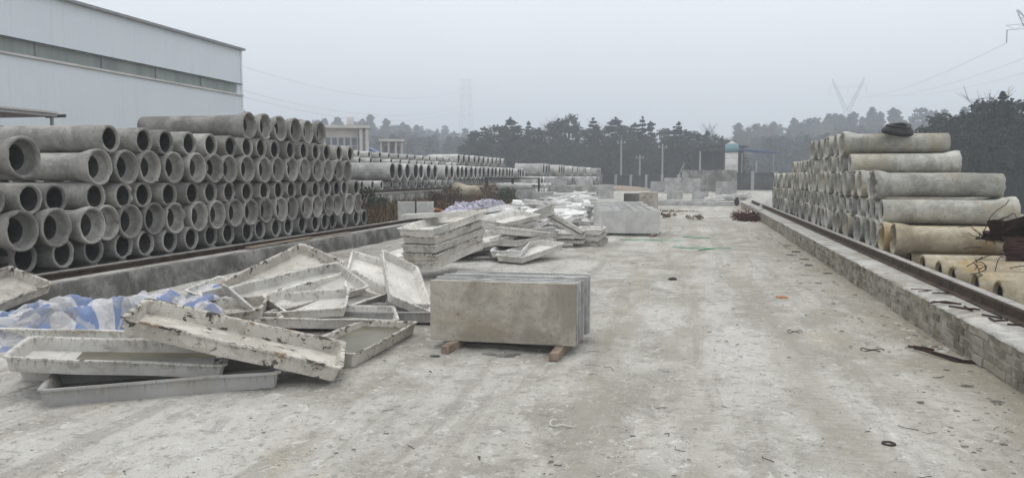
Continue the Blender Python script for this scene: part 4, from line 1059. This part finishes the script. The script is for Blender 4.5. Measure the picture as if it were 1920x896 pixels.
fence((4.0, 95.0, 0), (12.6, 96, 0), 2.05, 'black barred fence with pale posts right of the bunker', .11, .34, 'mesh_dark', 'pole', 2.6)
fence((12.8, 96, 0), (12.9, 60, 0), 1.9, 'long dark fence behind the pale pipe stack, farther run', .16, .12, 'mesh_dark', 'mesh_dark', 3)
fence((12.9, 59.8, 0), (13.3, 28, 0), 1.62, 'dark picket fence right of the pale pipe stack, nearer run', .10, .14, 'mesh_dark', 'mesh_dark', 3.4)
fence((-11.5, 103, 0), (-1.6, 98, 0), 1.75, 'dark fence with white posts left of the bunker', .11, .3, 'mesh_dark', 'pole', 2.2)

for i, (px, yt, D, arms) in enumerate([(1163, 262, 104, 1), (1240, 270, 100, 1), (1198, 290, 106, 1), (1310, 284, 100, 0), (1415, 302, 104, 0), (1282, 345, 70, 0)]):
    if i == 5: continue
    x, y, _ = at(px, D); _, _, z1 = at(px, D, yt)
    p_ = empty('utility_pole', (x, y, 0), rad(10 * i), ['tall pale utility pole farthest left behind the wide pipes', 'tall pale utility pole standing left of the dark shed', 'short utility pole with crossarm between the two tall ones', 'pale pole standing in front of the dark open shed', 'short thin pole below the blue canopy'][i], 'utility pole', 'poles behind the yard')
    MB().tube([(0, 0, 0), (0, 0, z1)], [.13, .085], 10).build('pole', M['pole'], p_)
    if arms:
        MB().box(-.55, .55, -.05, .05, z1 - .5, z1 - .4).build('crossarm', M['galv'], p_)
        for xx in (-.45, 0, .45): MB().tube([(xx, 0, z1 - .4), (xx, 0, z1 - .2)], .05, 6).build('insulator', M['white_pl'], p_)

# ---------------------------------------------------------------- pylons and power lines
def lattice(pts_a, pts_b, b, r, n):
    """4-legged lattice between two squares"""
    for k in range(n):
        t0, t1 = k / n, (k + 1) / n
        A = [pa.lerp(pb, t0) for pa, pb in zip(pts_a, pts_b)]; B_ = [pa.lerp(pb, t1) for pa, pb in zip(pts_a, pts_b)]
        for i in range(4):
            j = (i + 1) % 4; b.bar(A[i], B_[i], r * 1.6); b.bar(A[i], B_[j], r); b.bar(A[j], B_[i], r); b.bar(B_[i], B_[j], r)
def sq(x, y, z, w_): return [Vector((x + a * w_, y + c * w_, z)) for a, c in ((-1, -1), (1, -1), (1, 1), (-1, 1))]
def pylon(loc, rz, H_, W_, label, r=.11):
    p_ = empty('pylon', loc, rz, label, 'pylon', 'pylons in the haze'); zb = H_ * .56
    b = MB(); lattice(sq(0, 0, 0, W_ * .20), sq(0, 0, zb, W_ * .07), b, r, 6); b.build('body', M['galv'], p_)
    for s in (-1, 1):
        b = MB(); lattice(sq(s * W_ * .03, 0, zb, W_ * .05), sq(s * W_ * .34, 0, H_ * .9, W_ * .03), b, r * .8, 5)
        lattice(sq(s * W_ * .34, 0, H_ * .9, W_ * .03), sq(s * W_ * .42, 0, H_, W_ * .008), b, r * .7, 2); b.build('fork', M['galv'], p_)
        ins = MB().tube([(s * W_ * .49, 0, H_ * .88), (s * W_ * .49, 0, H_ * .80)], r * 1.6, 6); ins.build('insulator', M['dark_frame'], p_)
    MB().tube([(0, 0, H_ * .88), (0, 0, H_ * .80)], r * 1.6, 6).build('insulator', M['dark_frame'], p_)
    b = MB()
    for z in (H_ * .88, H_ * .91): b.bar((-W_ * .5, 0, z - (0 if z < H_ * .9 else .0)), (W_ * .5, 0, z), r)
    n = 14
    for k in range(n):
        xa = -W_ * .5 + W_ * k / n; xb = xa + W_ / n; b.bar((xa, 0, H_ * .88 if k % 2 else H_ * .91), (xb, 0, H_ * .91 if k % 2 else H_ * .88), r * .7)
    b.build('crossarm', M['galv'], p_); return p_
P1 = at(1581, 620); g1 = hz1(P1[0], P1[1]); zt = at(1581, 620, 148)[2]
rzp = rad(-18)
pylon((P1[0], P1[1], g1), rzp, zt - g1, 25, 'fork-headed lattice pylon fading into the haze above the right woods', .07)
P2 = at(1995, 225); g2 = hz1(P2[0], P2[1]); zt2 = at(1995, 225, 12)[2]
pylon((P2[0], P2[1], g2), rzp, zt2 - g2, 27, 'nearer pylon whose crossarm tip hangs at the right edge', .07)
P3 = at(875, 520); g3 = hz1(P3[0], P3[1]); zt3 = at(875, 520, 150)[2]
p_ = empty('lattice_mast', (P3[0], P3[1], g3), 0, 'tall straight lattice mast almost lost in haze behind the left woods', 'pylon', 'pylons in the haze')
b = MB(); lattice(sq(0, 0, 0, 4.4), sq(0, 0, zt3 - g3, 2.4), b, .03, 9); b.build('body', M['galv'], p_)
for z in (.8, .9, 1.0):
    MB().bar((-6, 0, (zt3 - g3) * z), (6, 0, (zt3 - g3) * z), .06).build('crossarm', M['galv'], p_)
def wire(A, B, sag, label, r=.035, n=24):
    A = Vector(A); B = Vector(B); pts = []
    for k in range(n + 1):
        t_ = k / n; p = A.lerp(B, t_); p.z -= sag * 4 * t_ * (1 - t_); pts.append(p)
    return tag(MB().tube(pts, r, 4).build('power_line', M['dark_frame']), label, 'power line', 'power lines')
def arm(P, g_, z, W_, s, zz): return (P[0] + math.cos(rzp) * W_ * s, P[1] + math.sin(rzp) * W_ * s, g_ + (z - g_) * zz)
for i, s in enumerate((-.49, 0, .49)):
    wire(arm(P1, g1, zt, 25, s, .80), arm(P2, g2, zt2, 27, s, .80), 7, ['upper-left power line running to the faint pylon', 'middle power line running to the faint pylon', 'lowest power line running to the faint pylon'][i])
for i, (ya, yb) in enumerate(((112, 168), (160, 196), (172, 205))):
    A = at(380, 260, ya - 12); B = at(875, 520, yb)
    wire(A, B, 9, ['topmost faint power line right of the warehouse', 'middle faint power line right of the warehouse', 'lowest faint power line right of the warehouse'][i], .04)

# ---------------------------------------------------------------- trees
def leafy(clumps, per, size, seed, flat=.55):
    """many small leaf faces round clump centres; clumps = (centre, radius)"""
    rs = np.random.RandomState(seed); Vs = []
    for c, r in clumps:
        k = int(per * (r ** 1.6)); k = max(k, 10)
        d = rs.normal(size=(k, 3)); d /= np.linalg.norm(d, axis=1)[:, None]
        rad_ = r * rs.rand(k) ** .45; p = np.array(c) + d * rad_[:, None] * np.array([1, 1, flat])
        a = rs.normal(size=(k, 3)); a /= np.linalg.norm(a, axis=1)[:, None]
        b = np.cross(a, rs.normal(size=(k, 3))); b /= np.linalg.norm(b, axis=1)[:, None]
        s_ = size * (.5 + rs.rand(k))[:, None]
        Vs.append(np.stack([p - a * s_, p + b * s_ * .6, p + a * s_, p - b * s_ * .6], 1))
    return np.concatenate(Vs).reshape(-1, 3)
def quads_mesh(name, V, mat):
    n = len(V) // 4; me = bpy.data.meshes.new(name)
    me.vertices.add(len(V)); me.vertices.foreach_set('co', V.astype(np.float32).ravel())
    me.loops.add(len(V)); me.loops.foreach_set('vertex_index', np.arange(len(V), dtype=np.int32))
    me.polygons.add(n); me.polygons.foreach_set('loop_start', np.arange(0, len(V), 4, dtype=np.int32))
    me.update(calc_edges=True); me.materials.append(mat); return me
def tree_shape(kind, H_, seed):
    rs = random.Random(seed); cl = []; limbs = MB()
    lean = (rs.uniform(-.3, .3), rs.uniform(-.3, .3))
    ax = lambda z: Vector((lean[0] * z / H_, lean[1] * z / H_, z))
    if kind == 'pine':          # layered, ragged
        z = H_ * .12
        while z < H_ * .97:
            t_ = z / H_; R_ = ((.30 if seed % 2 else .25) * H_) * (1 - t_) ** (.75 if seed % 2 else 1.05) * rs.uniform(.6, 1.2) + .12
            nb = rs.randint(4, 7)
            for k in range(nb):
                a = rs.uniform(0, 6.28); L_ = R_ * rs.uniform(.55, 1.1); tip = ax(z) + Vector((math.cos(a) * L_, math.sin(a) * L_, L_ * rs.uniform(-.05, .35)))
                limbs.tube([ax(z), tip], [.05, .02], 4)
                for q in (.45, .72, 1.0):
                    cl.append((tuple(ax(z).lerp(tip, q)), L_ * .30 + .2))
            z += H_ * rs.uniform(.035, .065)
        cl += [(tuple(ax(H_ * .985)), .22), (tuple(ax(H_)), .14)]
    elif kind == 'round':       # broad uneven crown
        for k in range(46):
            a = rs.uniform(0, 6.28); t_ = rs.uniform(.18, 1); R_ = .27 * H_ * math.sin(PI * min(1, (t_ * .86 + .12))) ** .7 * rs.uniform(.25, 1)
            p = ax(H_ * t_ * .95) + Vector((math.cos(a) * R_, math.sin(a) * R_, 0)); cl.append((tuple(p), rs.uniform(.07, .13) * H_))
            if k % 3 == 0: limbs.tube([ax(H_ * t_ * .6), p], [.08, .02], 4)
    elif kind == 'cypress':
        for k in range(40):
            t_ = rs.uniform(.06, 1); a = rs.uniform(0, 6.28); R_ = .075 * H_ * (1 - t_) ** .5 * rs.uniform(.3, 1)
            cl.append((tuple(ax(H_ * t_) + Vector((math.cos(a) * R_, math.sin(a) * R_, 0))), .055 * H_ * (1.3 - t_)))
    elif kind == 'bare':
        for k in range(90):
            t_ = rs.uniform(.25, .95); a = rs.uniform(0, 6.28); L_ = H_ * .22 * rs.uniform(.4, 1)
            p0 = ax(H_ * t_ * .8); p1 = p0 + Vector((math.cos(a) * L_, math.sin(a) * L_, L_ * 1.1)); m = p0.lerp(p1, .5) + Vector((rs.uniform(-.3, .3), rs.uniform(-.3, .3), .2))
            limbs.tube([p0, m, p1], [.05, .03, .012], 3)
            for _ in range(3):
                p2 = p1 + Vector((rs.uniform(-1, 1), rs.uniform(-1, 1), rs.uniform(.1, 1.1))); limbs.tube([m.lerp(p1, rs.random()), p2], [.02, .01], 3)
    limbs.tube([ax(0) - Vector((0, 0, .4)), ax(H_ * .3), ax(H_ * .65), ax(H_ * .96)], [.028 * H_ * .6, .02 * H_ * .6, .012 * H_ * .6, .03], 7)
    return cl, limbs
PROTO = {}
for kind, n_ in (('pine', 7), ('round', 5), ('cypress', 1), ('bare', 1)):
    PROTO[kind] = []
    for s in range(n_):
        cl, lb = tree_shape(kind, 10, s * 11 + 3)
        tm = mesh('trunk', lb.v, lb.f, M['bark'] if kind != 'bare' else M['dry'])
        cm = None
        if kind != 'bare':
            V = leafy(cl, {'pine': 46, 'round': 52, 'cypress': 120}[kind], .17 if kind != 'cypress' else .14, s + 5)
            cm = quads_mesh('crown', V, M['pine' if kind == 'pine' and s % 2 else ('pine2' if kind != 'round' else 'leaf')])
        PROTO[kind].append((tm, cm))
TN = {'pine': 'pine_tree', 'round': 'broadleaf_tree', 'cypress': 'cypress_tree', 'bare': 'bare_tree'}
def tree(kind, v, px, ytop, D, label, group, wide=1.0):
    x, y, z1 = at(px, D, ytop); z0 = hz1(x, y); h = (z1 - z0) / 10
    t_ = empty(TN[kind], (x, y, z0), RNG.uniform(0, 6.28), label, 'tree', group)
    tm, cm = PROTO[kind][v % len(PROTO[kind])]
    t_.scale = (h * wide, h * wide, h)
    link('trunk', tm, t_)
    if cm: link('crown', cm, t_)
    return t_
front = [(884, 250), (893, 243), (908, 238), (922, 240), (936, 234), (948, 238), (960, 222), (974, 236), (988, 229), (1000, 238), (1012, 240), (1026, 242), (1040, 228), (1052, 224), (1066, 214), (1080, 226), (1094, 240), (1110, 222), (1120, 236),
         (1134, 238), (1150, 221), (1166, 236), (1180, 240), (1193, 232), (1207, 219), (1221, 228), (1238, 240), (1252, 242), (1263, 238), (1276, 229), (1288, 244), (1300, 246), (1314, 252), (1328, 246), (1342, 250), (1356, 256), (1370, 262)]
kinds = ['pine', 'round', 'pine', 'pine', 'round']
for i, (px, yt) in enumerate(front):
    k = 'pine' if yt < 232 else kinds[i % 5]
    if px in (1040, 1066): k = 'round'
    tree(k, i, px, yt + RNG.uniform(-1, 1), 138 + RNG.uniform(-6, 10), f'dark {"pine" if k == "pine" else "broadleaf tree"}, {ordi(i)} from left in the tree line behind the yard', 'tree line behind the yard', (1.25 if k == 'pine' else 1.15) * RNG.uniform(.75, 1.3))
for i in range(20):
    px = 890 + i * 25 + RNG.uniform(-6, 6)
    tree('round', i, px, 268 + RNG.uniform(-10, 12), 127 + RNG.uniform(-3, 4), f'low bushy tree, {ordi(i)} from left at the foot of the tree line', 'low trees at the tree line foot', 1.7)
rightn = [(1735, 236, 'round'), (1752, 212, 'round'), (1770, 232, 'round'), (1788, 216, 'round'), (1808, 208, 'cypress'), (1822, 226, 'round'), (1838, 190, 'pine'), (1854, 184, 'round'), (1872, 196, 'round'), (1888, 174, 'pine'), (1906, 186, 'round'), (1924, 180, 'round'), (1945, 172, 'pine'), (1965, 178, 'round'), (1850, 240, 'round'), (1900, 235, 'round'), (1780, 255, 'round'), (1815, 250, 'round')]
for i, (px, yt, k) in enumerate(rightn):
    tree(k, i, px, yt, (78 if i < 14 else 70) + RNG.uniform(-5, 5), f'dark {"cypress" if k == "cypress" else "tree"}, {ordi(i)} counted along the wood beyond the picket fence', 'wood beyond the picket fence', 1.15 if k != 'cypress' else 1.2)
tree('bare', 0, 1853, 168, 88, 'leafless tree rising over the wood beyond the picket fence', 'wood beyond the picket fence')
for i, (px, yt, D) in enumerate([(1388, 236, 250), (1400, 232, 260), (1446, 230, 270), (1495, 232, 280), (1545, 228, 290), (1330, 230, 250), (1030, 222, 240), (1125, 226, 240)]):
    tree('bare', 0, px, yt, D, f'faint leafless tree in the haze, {ordi(i)} of the scattered ones', 'faint leafless trees')
right_far = [(1385, 244), (1405, 240), (1425, 234), (1445, 240), (1462, 232), (1480, 238), (1500, 236), (1515, 241), (1535, 236), (1555, 240), (1572, 246), (1592, 238), (1612, 240), (1628, 232), (1645, 240), (1662, 236), (1680, 226), (1700, 238), (1718, 232), (1738, 240)]
for i, (px, yt) in enumerate(right_far):
    k = 'pine' if i % 3 else 'round'
    tree(k, i, px, yt + RNG.uniform(-2, 2), 350 + RNG.uniform(-25, 30), f'hazy blue tree, {ordi(i)} from left in the woods behind the pale pipe stack', 'hazy woods behind the pale stack', 1.25)
left_far = [(470, 216), (490, 224), (516, 228), (545, 226), (575, 230), (606, 222), (622, 232), (640, 236), (660, 230), (678, 238), (698, 240), (716, 236), (735, 240), (752, 236), (770, 238), (790, 236), (806, 242), (822, 240), (838, 244), (852, 246), (868, 252)]
for i, (px, yt) in enumerate(left_far):
    k = 'pine' if i % 4 else 'round'
    tree(k, i, px, yt + RNG.uniform(-2, 2), 390 + RNG.uniform(-20, 30), f'hazy tree, {ordi(i)} from left on the slope behind the white houses', 'hazy slope behind the houses', 1.25)

# far-off woods that read as one mass
rs = np.random.RandomState(12); low = []
for kind, s, ms in (('pine', 1, 26), ('round', 2, 30), ('pine', 5, 24)):
    cl, _ = tree_shape(kind, 10, s * 13); low.append(leafy(cl[::2], 13, .42, s))
parts = []
def scatter(n_, a0, a1, d0, d1, h0, h1):
    for _ in range(n_):
        px = a0 + (a1 - a0) * rs.rand(); D = d0 + (d1 - d0) * rs.rand(); x, y, _z = at(px, D)
        h = (h0 + (h1 - h0) * rs.rand()) / 10; a = rs.rand() * 6.28; ca, sa = math.cos(a), math.sin(a); V = low[rs.randint(3)] * h
        V = V @ np.array([[ca, sa, 0], [-sa, ca, 0], [0, 0, 1]]) * np.array([1.2, 1.2, 1]); parts.append(V + np.array([x, y, hz1(x, y) - .2]))
scatter(120, 430, 900, 220, 330, 8, 10)
scatter(130, 430, 900, 330, 520, 12, 15)
scatter(110, 870, 1390, 148, 200, 6, 8)
scatter(90, 870, 1390, 190, 300, 6.5, 8.5)
scatter(150, 1370, 1980, 200, 310, 8, 10)
scatter(150, 1370, 1980, 310, 480, 11, 14)
scatter(120, 400, 2000, 430, 620, 12, 18)
scatter(70, 1725, 2100, 80, 120, 5, 7.5)
tag(link('far_woods', quads_mesh('far_woods', np.concatenate(parts), M['pine2'])), kind='stuff')

# ---------------------------------------------------------------- weeds
def blades(n_, xr, yr, h0, h1, name, mat, seed, cl=0.0, wv=.02):
    rs = np.random.RandomState(seed); x = xr[0] + (xr[1] - xr[0]) * rs.rand(n_); y = yr[0] + (yr[1] - yr[0]) * rs.rand(n_)
    if cl: k = vnoise(x * .9, y * .5, seed) > cl; x = x[k]; y = y[k]
    n_ = len(x); z = hz(x, y) - .02; h = h0 + (h1 - h0) * rs.rand(n_) ** 2; a = rs.rand(n_) * 6.28; ca, sa = np.cos(a) * wv, np.sin(a) * wv
    lx = rs.normal(size=n_) * .35 * h; ly = rs.normal(size=n_) * .35 * h
    P = np.stack([np.stack([x - ca, y - sa, z], 1), np.stack([x + ca, y + sa, z], 1), np.stack([x + lx + ca * .4, y + ly + sa * .4, z + h], 1), np.stack([x + lx - ca * .4, y + ly - sa * .4, z + h * .97], 1)], 1).reshape(-1, 3)
    return tag(link(name, quads_mesh(name, P, mat)), kind='stuff')
blades(26000, (-12.9, -8.3), (19, 60), .08, .42, 'dry_weeds', M['weed'], 3, .3)
blades(6000, (-12.9, -8.3), (19, 60), .08, .35, 'green_weeds', M['bush'], 5, .6)
blades(9000, (-12, 18), (99.5, 130), .2, .9, 'far_weeds', M['weed'], 8, .35, .06)
bs = [(-11.3, 26.0, 1.0, 'bush', 'bushy green shrub before the concrete rail wall'), (-11.8, 24.3, .75, 'bush', 'low green shrub right by the end of the warehouse stack'), (-12.2, 30, .6, 'bush', 'small green shrub at the foot of the rail wall'),
      (-11.2, 34, .75, 'weed', 'brown dry shrub in the middle of the weed strip'), (-11.5, 37.5, .85, 'weed', 'brown dry shrub past the middle of the weed strip'), (-10.3, 40, 1.1, 'weed', 'large dry shrub before the lone wide pipe'), (-9.6, 41.5, 1.0, 'bush', 'olive shrub beside the lone wide pipe'), (-10.9, 31.5, .5, 'weed', 'low reddish dry shrub near the violet tarpaulin')]
for i, (x, y, s_, m, lb) in enumerate(bs):
    rr = random.Random(i); cl = [((rr.uniform(-.4, .4) * s_, rr.uniform(-.4, .4) * s_, rr.uniform(.15, .8) * s_), rr.uniform(.18, .3) * s_) for _ in range(16)]
    o = empty('shrub', (x, y, hz1(x, y)), 0, lb, 'shrub', 'shrubs in the weed strip')
    link('foliage', quads_mesh('foliage', leafy(cl, 900, .035, i, .9), M[m]), o)
    b = MB()
    for _ in range(14): b.tube([(0, 0, -.05), (rr.uniform(-.4, .4) * s_, rr.uniform(-.4, .4) * s_, rr.uniform(.5, 1) * s_)], [.012, .005], 4)
    b.build('stem', M['bark'], o)
for i, (x, y) in enumerate(((-12.2, 33), (-10.8, 36.3), (-9.9, 29.5))):
    rock('clay_heap', (x, y, hz1(x, y) + .02), (.7 - .1 * i, .5, .14 + .08 * (i == 0)), M['brown_cone'], f'orange clay heap among the weeds, {ordi(i)} of three', 'soil heap', i + 2)
for i, (x, y) in enumerate(((-.9, 31.5), (.05, 30.6))):
    rr = random.Random(i + 40); cl = [((rr.uniform(-.3, .3), rr.uniform(-.3, .3), rr.uniform(.03, .16)), .1) for _ in range(12)]
    tag(link('dry_tuft', quads_mesh('dry_tuft', leafy(cl, 900, .03, i, .7), M['weed']), loc=(x, y, 0)), ['brown dry tuft in the far road, left one', 'brown dry tuft in the far road, right one'][i], 'dry plant', 'tufts in the far road')
blades(900, (-1.5, .8), (36, 38), .02, .1, 'far_road_weeds', M['weed'], 13, .5)
# sandy mound before the far fence
rock('sand_mound', (-7.6, 92, 0), (3.4, 3, .9), M['plank'], 'tan sand mound beside the far wide pipes', 'sand heap', 9)
